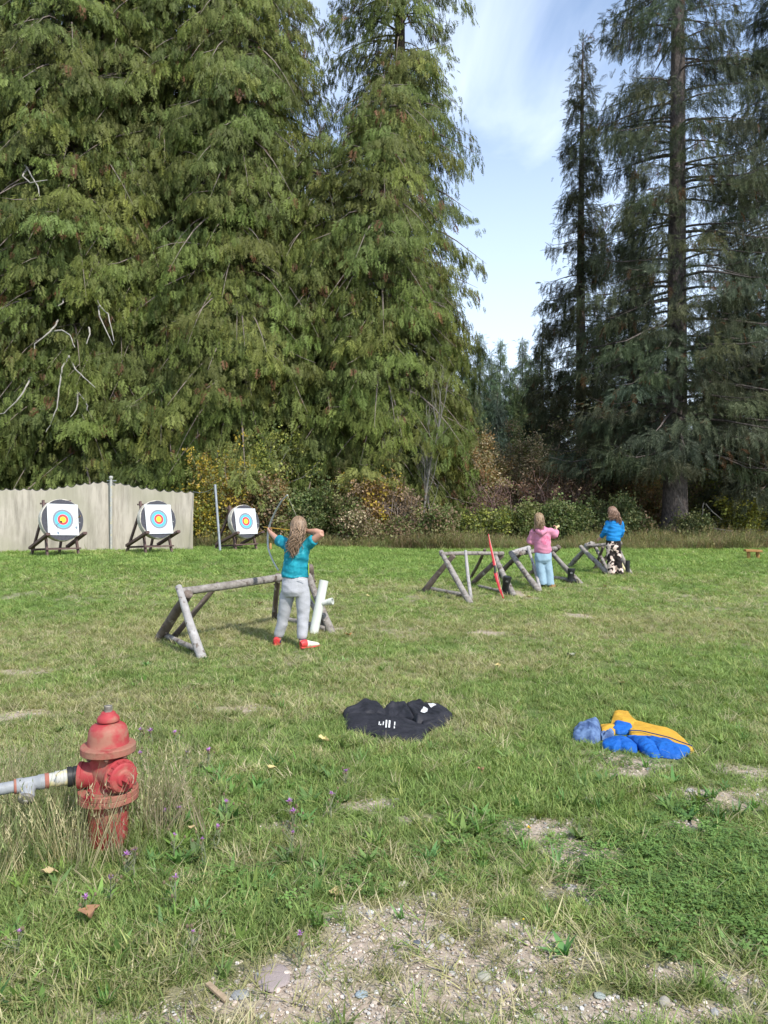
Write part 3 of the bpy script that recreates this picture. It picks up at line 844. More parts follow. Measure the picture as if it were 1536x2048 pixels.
# ------------------------------------------------------------------ grass
def blade(mb, p, az, L, w, lean, curl, rng, seg=3, flat=False):
    d = Vector((math.cos(az), math.sin(az), 0)); s_ = Vector((-math.sin(az + rng.uniform(-.6, .6)), math.cos(az), 0)).normalized()
    vs = []; pos = Vector(p); ang = lean
    for k in range(seg + 1):
        ww = w * (1 - (k / seg) ** 1.6) * .5
        if k < seg: vs += [pos - s_ * ww, pos + s_ * ww]
        else: vs += [pos]
        pos = pos + (d * math.sin(ang) + Vector((0, 0, 1)) * math.cos(ang)) * (L / seg); ang += curl / seg
    fs = [(2 * k, 2 * k + 1, 2 * k + 3, 2 * k + 2) for k in range(seg - 1)] + [(2 * seg - 2, 2 * seg - 1, 2 * seg)]
    mb.add(vs, fs)
def tuft_protos(kind):
    ps = []
    for v in range(4):
        rng = random.Random(900 + v + 10 * hash(kind) % 7 if False else 900 + v + {'short': 0, 'flat': 20, 'weed': 40, 'clover': 60, 'tall': 80, 'clump': 90, 'lance': 110}[kind])
        mb = MB()
        if kind == 'short':
            for k in range(16):
                r_, a = rng.random() * .045, rng.uniform(0, 6.28)
                blade(mb, (r_ * math.cos(a), r_ * math.sin(a), 0), rng.uniform(0, 6.28), rng.uniform(.035, .085), rng.uniform(.0032, .0055), rng.uniform(.05, .8), rng.uniform(.2, 1.3), rng)
        elif kind == 'flat':
            for k in range(13):
                r_, a = rng.random() * .06, rng.uniform(0, 6.28)
                blade(mb, (r_ * math.cos(a), r_ * math.sin(a), rng.uniform(0, .012)), rng.uniform(0, 6.28), rng.uniform(.05, .11), rng.uniform(.0025, .0045), rng.uniform(.9, 1.4), rng.uniform(-.2, .5), rng)
        elif kind == 'clump':
            for k in range(26):
                r_, a = rng.random() ** .7 * .05, rng.uniform(0, 6.28)
                blade(mb, (r_ * math.cos(a), r_ * math.sin(a), 0), a + rng.uniform(-.8, .8), rng.uniform(.09, .19), rng.uniform(.004, .0065), rng.uniform(.1, .7), rng.uniform(.4, 1.5), rng, 4)
        elif kind == 'weed':
            for k in range(9):
                a = k * 2.4 + rng.uniform(-.3, .3)
                blade(mb, (0, 0, .004), a, rng.uniform(.06, .12), rng.uniform(.02, .034), rng.uniform(.55, 1.15), rng.uniform(.2, .8), rng, 4)
        elif kind == 'lance':
            for k in range(8):
                a = rng.uniform(0, 6.28)
                blade(mb, (rng.uniform(-.02, .02), rng.uniform(-.02, .02), .0), a, rng.uniform(.1, .17), rng.uniform(.012, .02), rng.uniform(.2, .75), rng.uniform(.2, .9), rng, 4)
        elif kind == 'clover':
            for k in range(16):
                c = Vector((rng.uniform(-.06, .06), rng.uniform(-.06, .06), rng.uniform(.015, .045)))
                for j in range(3):
                    a = j * 2.09 + rng.uniform(-.3, .3); L = rng.uniform(.010, .016)
                    d = Vector((math.cos(a), math.sin(a), rng.uniform(-.35, .3))); s_ = Vector((-math.sin(a), math.cos(a), 0))
                    mb.add([c, c + d * L * .7 + s_ * L * .45, c + d * L, c + d * L * .7 - s_ * L * .45], [(0, 1, 2), (0, 2, 3)])
        elif kind == 'tall':
            for k in range(11):
                r_, a = rng.random() * .06, rng.uniform(0, 6.28); az = rng.uniform(0, 6.28); L = rng.uniform(.25, .55); ln = rng.uniform(.0, .3)
                blade(mb, (r_ * math.cos(a), r_ * math.sin(a), 0), az, L, .0045, ln, rng.uniform(.05, .5), rng, 5)
                if k < 5:
                    tip = Vector((r_ * math.cos(a) + math.cos(az) * math.sin(ln + .1) * L * .9, r_ * math.sin(a) + math.sin(az) * math.sin(ln + .1) * L * .9, L * .9 * math.cos(ln + .1)))
                    for j in range(5):
                        blade(mb, tip + Vector((rng.uniform(-.008, .008), rng.uniform(-.008, .008), -.02 * j)), rng.uniform(0, 6.28), .03, .006, rng.uniform(.2, .9), .3, rng, 2)
        ps.append(proto(mb, kind + '_tuft', M['blade']))
    return ps
TP = {k: tuft_protos(k) for k in ('short', 'flat', 'weed', 'clover', 'tall', 'clump', 'lance')}
def field(seed, bands):
    # bands: (y0, y1, per m2)
    r = np.random.default_rng(seed); out_ = []
    for y0, y1, rho in bands:
        wmax = .56 * y1 + .5
        k = int(rho * 2 * wmax * (y1 - y0))
        x = r.uniform(-wmax, wmax, k); y = r.uniform(y0, y1, k)
        keep = np.abs(x) < .56 * y + .5
        out_.append(np.stack([x[keep], y[keep]], 1))
    return np.concatenate(out_), r
GREEN, LGREEN, YGREEN, DRY, STRAW = np.array([(.19, .275, .072), (.26, .345, .105), (.33, .365, .125), (.37, .355, .16), (.52, .46, .28)])
def gcol(x, y, r, dryness, lo=0.65, hi=1.35):
    n_ = len(x); q = r.random(n_)
    base = np.where((q < .5)[:, None], GREEN, np.where((q < .85)[:, None], LGREEN, YGREEN))
    dq = np.where((r.random(n_) < .6)[:, None], DRY, STRAW)
    c = np.where((r.random(n_) < dryness * .8)[:, None], dq, base)
    c = c * (1 - dryness[:, None] * .35) + np.array((.34, .35, .14)) * dryness[:, None] * .35
    c = c * (1 + np.array((.10, .16, .10)) * sstep(6, 14, y)[:, None])
    return c * r.uniform(lo, hi, (n_, 1)) * (0.8 + .4 * fbm(x * 1.3, y * 1.3, 55, 3))[:, None]
def in_poly(x, y, poly):
    r_ = np.zeros(len(x), bool); n_ = len(poly)
    for i in range(n_):
        (x0, y0), (x1, y1) = poly[i], poly[(i + 1) % n_]
        c_ = ((y0 > y) != (y1 > y)) & (x < (x1 - x0) * (y - y0) / (y1 - y0 + 1e-12) + x0)
        r_ ^= c_
    return r_
# grass lies pressed flat under the dropped clothes
def flat_poly(lst): return [(G(*q).x, G(*q).y) for q in lst]
PRESSED = [flat_poly(q) for q in [
    [(685, 1432), (718, 1412), (754, 1407), (768, 1424), (808, 1420), (832, 1407), (872, 1412), (908, 1438), (892, 1456), (862, 1466), (848, 1488), (800, 1484), (735, 1474), (692, 1464)],
    [(1144, 1482), (1148, 1462), (1172, 1452), (1200, 1456), (1218, 1456), (1228, 1428), (1258, 1426), (1270, 1446), (1334, 1462), (1372, 1486), (1388, 1508), (1356, 1522), (1310, 1518), (1260, 1508), (1206, 1500), (1188, 1492)]]]
def plant(name, xy, r, kind, scl, tint, tilt=.2, pk=None):
    scl = np.asarray(scl, float); ok = np.ones(len(xy), bool)
    for pl in PRESSED: ok &= ~in_poly(xy[:, 0], xy[:, 1], pl)
    xy, scl, tint = xy[ok], scl[ok], tint[ok]
    x, y = xy[:, 0], xy[:, 1]; n_ = len(x)
    pos = np.stack([x, y, gz(x, y) - .004], 1)
    rot = np.stack([r.normal(0, tilt, n_), r.normal(0, tilt, n_), r.uniform(0, 6.28, n_)], 1)
    return scatter(name, pos, rot, scl, tint, r.integers(0, 4, n_) if pk is None else pk, TP[kind])
# short mown grass everywhere
xy, r = field(11, [(1.9, 3.0, 1900), (3.0, 4.5, 1350), (4.5, 7, 800), (7, 11, 420), (11, 16, 230), (16, 26, 140)])
x, y = xy.T
ba, dr, cl = bare_at(x, y), dry_at(x, y), blob(x, y, CLOV, .4)
cv = fbm(x * 3.5, y * 3.5, 61, 3)
keep = r.random(len(x)) > np.clip(ba * (.92 - .36 * sstep(2.7, 3.5, y)) + .22 * (cv < .4), 0, .93)
xy, x, y, dr, ba, cv = xy[keep], x[keep], y[keep], dr[keep], ba[keep], cv[keep]
fs_ = 1 + .9 * sstep(6, 20, y)
scl = (r.uniform(.7, 1.3, len(x)) * (.55 + .8 * cv) * (1 - .4 * ba))
sc3 = np.stack([scl * fs_ * 1.1, scl * fs_ * 1.1, scl * .72 * (1 + .4 * sstep(12, 20, y))], 1)
g1 = plant('grass', xy, r, 'short', sc3, gcol(x, y, r, dr)); tag(g1, 'short mown green grass covering the meadow')
# flattened clippings and dry thatch
xy, r = field(12, [(1.9, 3.5, 420), (3.5, 6, 330), (6, 10, 190), (10, 16, 70)])
x, y = xy.T
dr = np.clip(dry_at(x, y) + .25 * bare_at(x, y), 0, 1)
keep = r.random(len(x)) < (.25 + .75 * dr) * (1 - .55 * bare_at(x, y))
xy, x, y, dr = xy[keep], x[keep], y[keep], dr[keep]
tn = np.where((r.random(len(x)) < .55 + .4 * dr)[:, None], np.where((r.random(len(x)) < .5)[:, None], DRY, STRAW), LGREEN) * r.uniform(.6, 1.2, (len(x), 1))
g2 = plant('dry_thatch', xy, r, 'flat', r.uniform(.7, 1.4, len(x)) * (1 + .5 * sstep(6, 14, y)), tn, .1); tag(g2, 'dry flattened grass clippings lying between the green blades')
# longer clumps
xy, r = field(13, [(1.9, 4.5, 60), (4.5, 8, 34), (8, 15, 9)])
x, y = xy.T
keep = r.random(len(x)) < np.clip(blob(x, y, LUSH, .5) * .9 + sstep(.52, .66, fbm(x * 2.5, y * 2.5, 71, 3)), 0, 1) * (1 - .85 * bare_at(x, y)) * (1 - .7 * blob(x, y, CLOV))
xy, x, y = xy[keep], x[keep], y[keep]
g3 = plant('grass_clumps', xy, r, 'clump', r.uniform(.32, .7, len(x)), gcol(x, y, r, dry_at(x, y) * .5)); tag(g3, 'longer green grass clumps in the near meadow')
# broad-leaved weeds
xy, r = field(14, [(1.9, 4.5, 110), (4.5, 7.5, 26)])
x, y = xy.T
WEEDP = [px_patch(*q) for q in [(330, 1800, 330, 140), (520, 1600, 200, 90), (1300, 1620, 160, 60), (900, 1700, 160, 60), (120, 1950, 220, 80), (1100, 1650, 250, 100)]]
keep = r.random(len(x)) < (.12 + .75 * blob(x, y, WEEDP, .6)) * (1 - .8 * bare_at(x, y)) * (1 - .8 * blob(x, y, CLOV))
xy, x, y = xy[keep], x[keep], y[keep]; n_ = len(x)
tn = np.array((.13, .23, .06)) * r.uniform(.7, 1.5, (n_, 1)) * np.stack([r.uniform(.8, 1.3, n_), np.ones(n_), r.uniform(.8, 1.3, n_)], 1)
hf = r.random(n_) < .5
o = plant('weeds', xy[hf], r, 'weed', r.uniform(.5, 1.1, hf.sum()), tn[hf]); tag(o, 'broad-leaved weed rosettes among the grass')
o = plant('lance_leaf_weeds', xy[~hf], r, 'lance', r.uniform(.35, .8, (~hf).sum()), tn[~hf]); tag(o, 'narrow-leaved weeds among the grass in front')
# clover mat
xy, r = field(15, [(1.9, 4.6, 900)])
x, y = xy.T
keep = r.random(len(x)) < np.clip(blob(x, y, CLOV, .8) * .62 + .10 * sstep(.6, .7, fbm(x * 2, y * 2, 81, 3)), 0, 1)
xy, x, y = xy[keep], x[keep], y[keep]
o = plant('clover', xy, r, 'clover', r.uniform(.7, 1.25, len(x)), np.array((.14, .235, .062)) * r.uniform(.7, 1.4, (len(x), 1)), .1); tag(o, 'dense dark green clover mat on the right')
# tall dry stalks round the hydrant
HYD = G(217, 1690)
xy, r = field(16, [(2.3, 5.2, 520)])
x, y = xy.T
TALL = [px_patch(*q) for q in [(90, 1680, 150, 80), (290, 1650, 60, 50), (210, 1715, 120, 36), (40, 1620, 90, 50)]]
TALL2 = [px_patch(*q) for q in [(330, 1520, 110, 50), (690, 1570, 60, 30), (440, 1640, 80, 40), (560, 1700, 80, 40), (640, 1640, 60, 30)]]
keep = r.random(len(x)) < np.clip(.62 * blob(x, y, TALL, .6) + .05 * blob(x, y, TALL2, .4), 0, 1)
keep &= (x - HYD.x) ** 2 + (y - HYD.y) ** 2 > .115 ** 2
xy, x, y = xy[keep], x[keep], y[keep]; n_ = len(x)
cc = np.array([(.52, .46, .27), (.30, .32, .15), (.38, .32, .22), (.24, .28, .12), (.24, .31, .11)])[r.integers(0, 5, n_)] * r.uniform(.6, 1.2, (n_, 1))
o = plant('tall_grass', xy, r, 'tall', r.uniform(.35, .85, n_) * (.75 + .5 * vnoise(x * 4, y * 4, 8)), cc, .25); tag(o, 'tall dry grass stalks round the foot of the hydrant')
# rough unmown fringe under the shrubs
r = np.random.default_rng(17); n_ = 9000
d_ = 23.4 + 3.4 * r.random(n_) ** 1.1; pxs = r.uniform(370, 1620, n_); x = (pxs - CX) / F * d_
keep = ~((x < -4.5) & (d_ < 22)); x, y = x[keep], d_[keep]; n_ = len(x)
cc = np.array([(.34, .28, .14), (.24, .23, .10), (.27, .19, .12), (.19, .22, .08), (.15, .18, .07)])[r.integers(0, 5, n_)] * r.uniform(.6, 1.3, (n_, 1))
cc = cc * (.7 + .7 * vnoise(x * 1.2, y * 1.2, 14))[:, None]
s_ = r.uniform(.45, 1.1, n_) * (.3 + 1.3 * vnoise(x * .9, y * .9, 12))
o = plant('rough_grass', np.stack([x, y], 1), r, 'tall', np.stack([s_ * 2.2, s_ * 2.2, s_], 1), cc, .25); tag(o, 'unmown brown and olive grass fringe along the forest edge')

# gravel on the bare soil
def stone_mesh(seed, mt, sub=1, flat=.6, name='stone', rough=.28):
    bm = bmesh.new(); bmesh.ops.create_icosphere(bm, subdivisions=sub, radius=.5)
    rr = Vector((seed * 3.7, seed * 1.3, seed * .7))
    for v in bm.verts:
        v.co *= 1 + rough * mnoise.noise(v.co * 2.0 + rr) + .12 * mnoise.noise(v.co * 5 + rr)
        v.co.z *= flat; v.co.x *= 1 + .3 * math.sin(seed)
    me = bpy.data.meshes.new(name); bm.to_mesh(me); bm.free(); me.materials.append(mt)
    me.polygons.foreach_set('use_smooth', [sub > 1] * len(me.polygons))
    return me
PEB = [proto(stone_mesh(k + 1, M['pebble'], 1), 'pebble', None) for k in range(4)]
xy, r = field(18, [(1.9, 3.2, 6800), (3.2, 4.6, 3600), (4.6, 6.5, 900)])
x, y = xy.T
keep = r.random(len(x)) < np.clip(bare_at(x, y), 0, 1) ** 1.3 * .62
x, y = x[keep], y[keep]; n_ = len(x)
sz = .005 + .011 * r.random(n_) ** 3 + .014 * (r.random(n_) < .03)
cc = np.array([(.50, .43, .35), (.40, .34, .28), (.58, .51, .44), (.34, .31, .28), (.52, .42, .35), (.44, .43, .41)])[r.integers(0, 6, n_)] * r.uniform(.65, 1.25, (n_, 1))
gv = scatter('gravel', np.stack([x, y, gz(x, y) + sz * .1], 1), r.uniform(-.5, .5, (n_, 3)) * np.array([1, 1, 6]), sz, cc, r.integers(0, 4, n_), PEB)
tag(gv, 'small pale gravel on the bare soil in front')

# ------------------------------------------------------------------ object materials
M['log_grey'] = mat('weathered_grey_log', (0.34, 0.31, 0.28), (0.15, 0.128, 0.11), 0.9, 14, stretch=(1, 1, 1), bump=0.9, bscale=34, c3=(0.10, 0.075, 0.06), s3=13, t3=(.56, .66), lo=.3, hi=.7)
M['log_brown'] = mat('weathered_brown_log', (0.18, 0.14, 0.115), (0.085, 0.064, 0.052), 0.9, 6, bump=0.6, bscale=24, c3=(0.36, 0.32, 0.28), s3=8, t3=(.6, .7))
M['log_pale'] = mat('pale_peeled_log', (0.42, 0.40, 0.39), (0.26, 0.24, 0.225), 0.85, 15, bump=0.7, bscale=36, c3=(0.15, 0.12, 0.10), s3=18, t3=(.60, .66), lo=.3, hi=.7)
M['stand_wood'] = mat('dark_stained_timber', (0.085, 0.05, 0.043), (0.15, 0.10, 0.09), 0.75, 7, stretch=(1, 1, 1), bump=0.3, bscale=30)
M['foam_face'] = mat('grey_foam', (0.055, 0.055, 0.066), (0.085, 0.085, 0.10), 0.9, 30, bump=0.4, bscale=60, c3=(0.55, 0.54, 0.50), s3=11, t3=(.70, .73))
M['foam_rim'] = mat('dirty_white_foam', (0.62, 0.58, 0.50), (0.40, 0.37, 0.31), 0.9, 8, bump=0.4, bscale=40)
M['white_pipe'] = mat('white_plastic_pipe', (0.62, 0.63, 0.58), (0.52, 0.54, 0.48), 0.4, 5, bump=0.04, c3=(0.45, 0.47, 0.38), s3=6, t3=(.66, .8))
M['pole_metal'] = mat('galvanised_pole', (0.34, 0.36, 0.385), (0.25, 0.27, 0.29), 0.5, 10, bump=0.05, metal=.5)
M['skin'] = mat('skin', (0.52, 0.29, 0.205), (0.46, 0.25, 0.175), 0.5, 6, bump=0.03)
M['red_paint'] = mat('worn_red_paint', (0.36, 0.045, 0.050), (0.29, 0.05, 0.048), 0.62, 7, bump=0.25, bscale=26, c3=(0.33, 0.14, 0.10), s3=9.0, t3=(.50, .62), spec=.25)
M['rust_flange'] = mat('faded_rusty_paint', (0.32, 0.10, 0.075), (0.28, 0.14, 0.095), 0.8, 14, bump=0.4, bscale=50, c3=(0.25, 0.022, 0.028), s3=8, t3=(.58, .68))
M['rust_bolt'] = mat('rusty_iron', (0.20, 0.10, 0.07), (0.11, 0.06, 0.045), 0.85, 30, bump=0.4)
M['bare_steel'] = mat('bare_steel', (0.34, 0.32, 0.28), (0.16, 0.14, 0.12), 0.5, 30, bump=0.2, metal=.4)
M['grey_pipe'] = mat('grey_coated_pipe', (0.32, 0.33, 0.345), (0.22, 0.23, 0.24), 0.55, 12, bump=0.15, c3=(0.36, 0.24, 0.17), s3=9, t3=(.63, .7))
M['pale_pipe'] = mat('chalky_white_pipe', (0.46, 0.45, 0.40), (0.34, 0.34, 0.325), 0.6, 16, bump=0.2, c3=(0.55, 0.48, 0.25), s3=11, t3=(.58, .66))
M['black_rubber'] = mat('black_rubber', (0.016, 0.017, 0.018), (0.03, 0.031, 0.032), 0.5, 10, bump=0.1, c3=(0.10, 0.10, 0.095), s3=9, t3=(.66, .8))
M['bow_red'] = mat('red_fibreglass', (0.48, 0.028, 0.036), (0.40, 0.025, 0.032), 0.4, 10, bump=0.03)
M['bow_grey'] = mat('pale_plastic_bow', (0.42, 0.44, 0.42), (0.33, 0.35, 0.34), 0.4, 10, bump=0.02)
M['bow_cream'] = mat('cream_bow_limb', (0.75, 0.68, 0.40), (0.66, 0.57, 0.30), 0.45, 10, bump=0.03)
M['bench_wood'] = mat('yellow_pine', (0.42, 0.23, 0.085), (0.34, 0.17, 0.06), 0.6, 12, bump=0.2)
M['string'] = mat('bow_string', (0.7, 0.66, 0.5), None, 0.7, 10, bump=0)
M['arrow_wood'] = mat('yellow_arrow_shaft', (0.62, 0.36, 0.05), None, 0.5, 10, bump=0)
M['white_print'] = mat('white_print', (0.75, 0.75, 0.73), None, 0.7, 10, bump=0)

def log(mb, p0, p1, r0, r1, rng, wob=.012, sides=10, seg=7, knots=2):
    p0, p1 = Vector(p0), Vector(p1); pts = []; rads = []
    ax = (p1 - p0).normalized(); a = ax.orthogonal().normalized(); b = ax.cross(a)
    f1, f2 = rng.uniform(0, 6), rng.uniform(0, 6)
    for k in range(seg + 1):
        t_ = k / seg
        off = a * (wob * math.sin(2.2 * t_ + f1) - wob * math.sin(f1) * (1 - t_) - wob * math.sin(2.2 + f1) * t_) + b * wob * .6 * math.sin(3 * t_ + f2) * math.sin(math.pi * t_)
        pts.append(p0.lerp(p1, t_) + off); rads.append((r0 + (r1 - r0) * t_) * rng.uniform(.94, 1.06))
    # eased ends
    d0 = (pts[1] - pts[0]).normalized(); d1 = (pts[-1] - pts[-2]).normalized()
    pts = [pts[0] - d0 * .006] + pts + [pts[-1] + d1 * .006]; rads = [rads[0] * .86] + rads + [rads[-1] * .86]
    mb.loft(pts, rads, sides, jitter=.035, rng=rng)
    for k in range(knots):
        t_ = rng.uniform(.15, .85); i = int(t_ * seg); q = rng.uniform(0, 6.28)
        dr_ = (a * math.cos(q) + b * math.sin(q)); c = p0.lerp(p1, t_) + dr_ * (r0 * .7)
        mb.loft([c, c + dr_ * r0 * .45 + ax * r0 * .2, c + dr_ * r0 * .62 + ax * r0 * .3], [r0 * .38, r0 * .3, r0 * .16], 6)

# ------------------------------------------------------------------ log racks
def rack(label, base_px, items, seed):
    rng = random.Random(seed)
    root = thing('log_rack', G(*base_px), label, 'log rack', 'log racks on the shooting line')
    for nm, a, b_, r0, r1, mt in items:
        def pt(q):
            return G(q[0], q[1]) + Vector((0, 0, .045 if nm == 'spacer' else -.01)) if len(q) == 2 else P(*q)
        mb = MB(); log(mb, pt(a), pt(b_), r0, r1, rng, sides=10, wob=.014)
        build(mb, nm, M[mt], root, ang=50)
rack('nearest and largest log rack, with its long rail by the archer in teal', (480, 1300), [
    ('leg', (357, 1173, 8.02), (405, 1317), .036, .052, 'log_pale'),
    ('leg', (377, 1188, 8.06), (318, 1277), .05, .062, 'log_brown'),
    ('rail', (360, 1184, 8.10), (617, 1148, 9.60), .044, .050, 'log_grey'),
    ('brace', (437, 1167, 8.62), (346, 1275), .028, .036, 'log_brown'),
    ('spacer', (332, 1279), (398, 1309), .035, .03, 'log_grey'),
    ('leg', (556, 1150, 9.38), (548, 1239), .034, .036, 'log_brown'),
    ('leg', (612, 1140, 9.58), (664, 1267), .045, .05, 'log_grey'),
    ('brace', (614, 1192, 9.3), (655, 1262), .028, .026, 'log_grey'),
    ('spacer', (552, 1240), (650, 1265), .032, .032, 'log_grey'),
    ('cross_log', (619, 1132, 9.52), (622, 1168, 9.66), .05, .06, 'log_brown')], 1)
def dG(px, py): return G(px, py).y
d2 = dG(943, 1200); e2 = dG(1029, 1193); b2 = dG(845, 1184); c2 = dG(943, 1165)
rack('log rack with the red bow leaning on its right end', (935, 1200), [
    ('leg', (882, 1103, (d2 + b2) / 2), (941, 1207), .042, .052, 'log_grey'),
    ('leg', (907, 1111, (d2 + b2) / 2 + .1), (846, 1184), .042, .055, 'log_brown'),
    ('rail', (881, 1108, (d2 + b2) / 2 + .02), (1006, 1107, (e2 + c2) / 2 + .1), .033, .036, 'log_grey'),
    ('leg', (931, 1102, (d2 + b2) / 2 + .05), (943, 1200), .026, .030, 'log_pale'),
    ('brace', (970, 1099, 13.1), (941, 1156), .026, .032, 'log_brown'),
    ('leg', (1004, 1110, (e2 + c2) / 2 + .12), (941, 1170), .045, .045, 'log_brown'),
    ('leg', (990, 1113, (e2 + c2) / 2), (1029, 1193), .045, .052, 'log_grey'),
    ('spacer', (853, 1182), (930, 1197), .026, .028, 'log_grey'),
    ('spacer', (856, 1180), (928, 1193), .02, .02, 'log_grey'),
    ('spacer', (958, 1177), (1000, 1187), .024, .024, 'log_grey')], 2)
d3 = dG(1079, 1183); b3 = dG(992, 1156); e3 = dG(1162, 1167); c3 = dG(1058, 1150)
rack('log rack of the girl in pink, a thin crooked pole at its left end', (1075, 1183), [
    ('leg', (1021, 1105, (d3 + b3) / 2), (1080, 1184), .045, .055, 'log_grey'),
    ('leg', (1041, 1107, (d3 + b3) / 2 + .12), (990, 1156), .04, .052, 'log_brown'),
    ('rail', (1024, 1109, (d3 + b3) / 2 + .05), (1112, 1097, (e3 + c3) / 2), .04, .045, 'log_grey'),
    ('cross_log', (1024, 1106, (d3 + b3) / 2 + .16), (1058, 1096, (d3 + b3) / 2 + .5), .045, .05, 'log_pale'),
    ('brace', (1056, 1096, (d3 + b3) / 2 + .25), (1081, 1181), .028, .03, 'log_pale'),
    ('leg', (1101, 1101, (e3 + c3) / 2), (1163, 1168), .038, .045, 'log_grey'),
    ('brace', (1104, 1108, (e3 + c3) / 2 + .1), (1150, 1160), .03, .03, 'log_grey'),
    ('leg', (1118, 1093, (e3 + c3) / 2 + .1), (1058, 1150), .055, .045, 'log_brown'),
    ('spacer', (1104, 1159), (1156, 1167), .032, .034, 'log_grey')], 3)
d4 = dG(1220, 1150); b4 = dG(1137, 1134); e4 = dG(1262, 1148); c4 = dG(1186, 1139)
rack('farthest log rack, in front of the girl in the blue sweatshirt', (1215, 1150), [
    ('leg', (1161, 1093, (d4 + b4) / 2), (1221, 1151), .045, .052, 'log_grey'),
    ('leg', (1184, 1086, (d4 + b4) / 2 + .12), (1137, 1134), .05, .055, 'log_grey'),
    ('rail', (1172, 1092, (d4 + b4) / 2 + .1), (1243, 1086, (e4 + c4) / 2), .036, .036, 'log_grey'),
    ('cross_log', (1172, 1092, (d4 + b4) / 2 + .2), (1184, 1089, (d4 + b4) / 2 + .4), .06, .06, 'log_pale'),
    ('brace', (1186, 1086, (d4 + b4) / 2 + .3), (1219, 1147), .036, .036, 'log_grey'),
    ('leg', (1234, 1094, (e4 + c4) / 2), (1262, 1148), .04, .045, 'log_grey'),
    ('leg', (1243, 1085, (e4 + c4) / 2 + .1), (1187, 1139), .045, .045, 'log_brown'),
    ('brace', (1206, 1094, (e4 + c4) / 2), (1190, 1138), .03, .036, 'log_brown')], 4)

# quiver pipe of white plastic on the nearest rack
qa, qb = P(648, 1161, 9.12), G(627, 1268)
qt = thing('quiver_pipe', qb, 'slanted white plastic pipe with a short side stub beside the archer in teal', 'quiver pipe')
mb = MB(); ax = (qa - qb).normalized(); Lq = (qa - qb).length
mb.lathe([(.052, 0), (.056, .004), (.056, Lq), (.050, Lq), (.050, .05)], qb, ax, 24)
build(mb, 'pipe', M['white_pipe'], qt)
sb = qb.lerp(qa, .56); sd = (Vector((1, -.35, .25))).normalized()
mb = MB(); mb.lathe([(.036, .0), (.036, .10), (.042, .102), (.042, .15), (.034, .15), (.034, .08)], sb + sd * .03, sd, 20)
build(mb, 'side_stub', M['white_pipe'], qt)
# rubber boots used as quivers
def boot(top, bot, label, seed, toe=(1, -.3, 0)):
    root = thing('rubber_boot', bot, label, 'rubber boot', 'rubber boots on the log racks')
    top, bot = Vector(top), Vector(bot); L = (top - bot).length; ax = (top - bot).normalized(); td = Vector(toe).normalized()
    mb = MB()
    mb.loft([bot + ax * .03, bot + ax * .10, bot + ax * .2, bot + ax * (L * .75), top - ax * .01, top, top - ax * .01, bot + ax * .25],
            [(.055, .045), (.058, .048), (.058, .054), (.066, .060), (.070, .064), (.068, .062), (.062, .056), (.05, .04)], 18, ref=td)
    build(mb, 'shaft', M['black_rubber'], root)
    mb = MB()
    f0 = bot + ax * .045 - td * .05
    mb.loft([f0 - td * .02, f0, f0 + td * .08, f0 + td * .16, f0 + td * .21, f0 + td * .235], [(.03, .03), (.045, .045), (.043, .05), (.036, .05), (.03, .045), (.015, .02)], 14, ref=(0, 0, 1))
    build(mb, 'foot', M['black_rubber'], root)
    mb = MB()
    mb.loft([f0 - td * .02 - ax * .04, f0 + td * .08 - ax * .042, f0 + td * .2 - ax * .04], [(.008, .04), (.008, .05), (.008, .036)], 12, ref=(0, 0, 1))
    build(mb, 'sole', M['black_rubber'], root)
    n_ = (-Vector((top.x, top.y, 0))).normalized(); s_ = n_.cross(ax).normalized(); c = top - ax * .08 + n_ * .078
    mb = MB()
    for k in range(3):
        mb.beam(c + s_ * (-.022 + .015 * k) - ax * .012, c + s_ * (-.018 + .015 * k) + ax * .015, .004, .004, up=n_)
    build(mb, 'printed_mark', M['white_print'], root)
boot(P(1015, 1154, 12.2), G(1008, 1189), 'black rubber boot with a pale mark on its shaft beside the red bow', 1)
boot(P(1143, 1137, 13.85), G(1140, 1167), 'black rubber boot between the girl in pink and the girl in blue', 2)
q0 = G(1255, 1148)
qv = thing('quiver_tube', q0, 'slim black upright quiver tube right of the girl in the blue sweatshirt', 'quiver tube')
mb = MB(); mb.lathe([(.045, -.01), (.045, .28), (.038, .28), (.038, .05)], q0, (.02, 0, 1), 16); build(mb, 'tube', M['black_rubber'], qv)
mb = MB(); mb.lathe([(.06, -.01), (.06, .02), (.046, .03)], q0, (0, 0, 1), 16); build(mb, 'base', M['black_rubber'], qv)

# ------------------------------------------------------------------ bows
def limb_path(pts, k=6):
    out_ = []
    n_ = len(pts)
    for i in range(n_ - 1):
        p0, p1, p2, p3 = pts[max(i - 1, 0)], pts[i], pts[i + 1], pts[min(i + 2, n_ - 1)]
        for j in range(k):
            t_ = j / k
            out_.append(.5 * ((2 * p1) + (p2 - p0) * t_ + (2 * p0 - 5 * p1 + 4 * p2 - p3) * t_ ** 2 + (3 * p1 - p0 - 3 * p2 + p3) * t_ ** 3))
    out_.append(pts[-1]); return out_
rb = thing('bow', G(1006, 1197), 'red flat bow standing on its tip against the right end of the second rack', 'bow')
pts = limb_path([P(977, 1068, 12.55), P(981, 1092, 12.48), P(987, 1118, 12.4), P(990, 1134, 12.34)]); n_ = len(pts)
mb = MB(); mb.loft(pts, [(.008 + .022 * i / n_, .006) for i in range(n_)], 8, ref=(1, 0, .2)); build(mb, 'limb', M['bow_red'], rb)
pts = limb_path([P(990.5, 1144, 12.3), P(995, 1162, 12.22), P(1001, 1182, 12.15), G(1007, 1197)]); n_ = len(pts)
mb = MB(); mb.loft(pts, [(.030 - .020 * i / n_, .006) for i in range(n_)], 8, ref=(1, 0, .2)); build(mb, 'limb', M['bow_red'], rb)
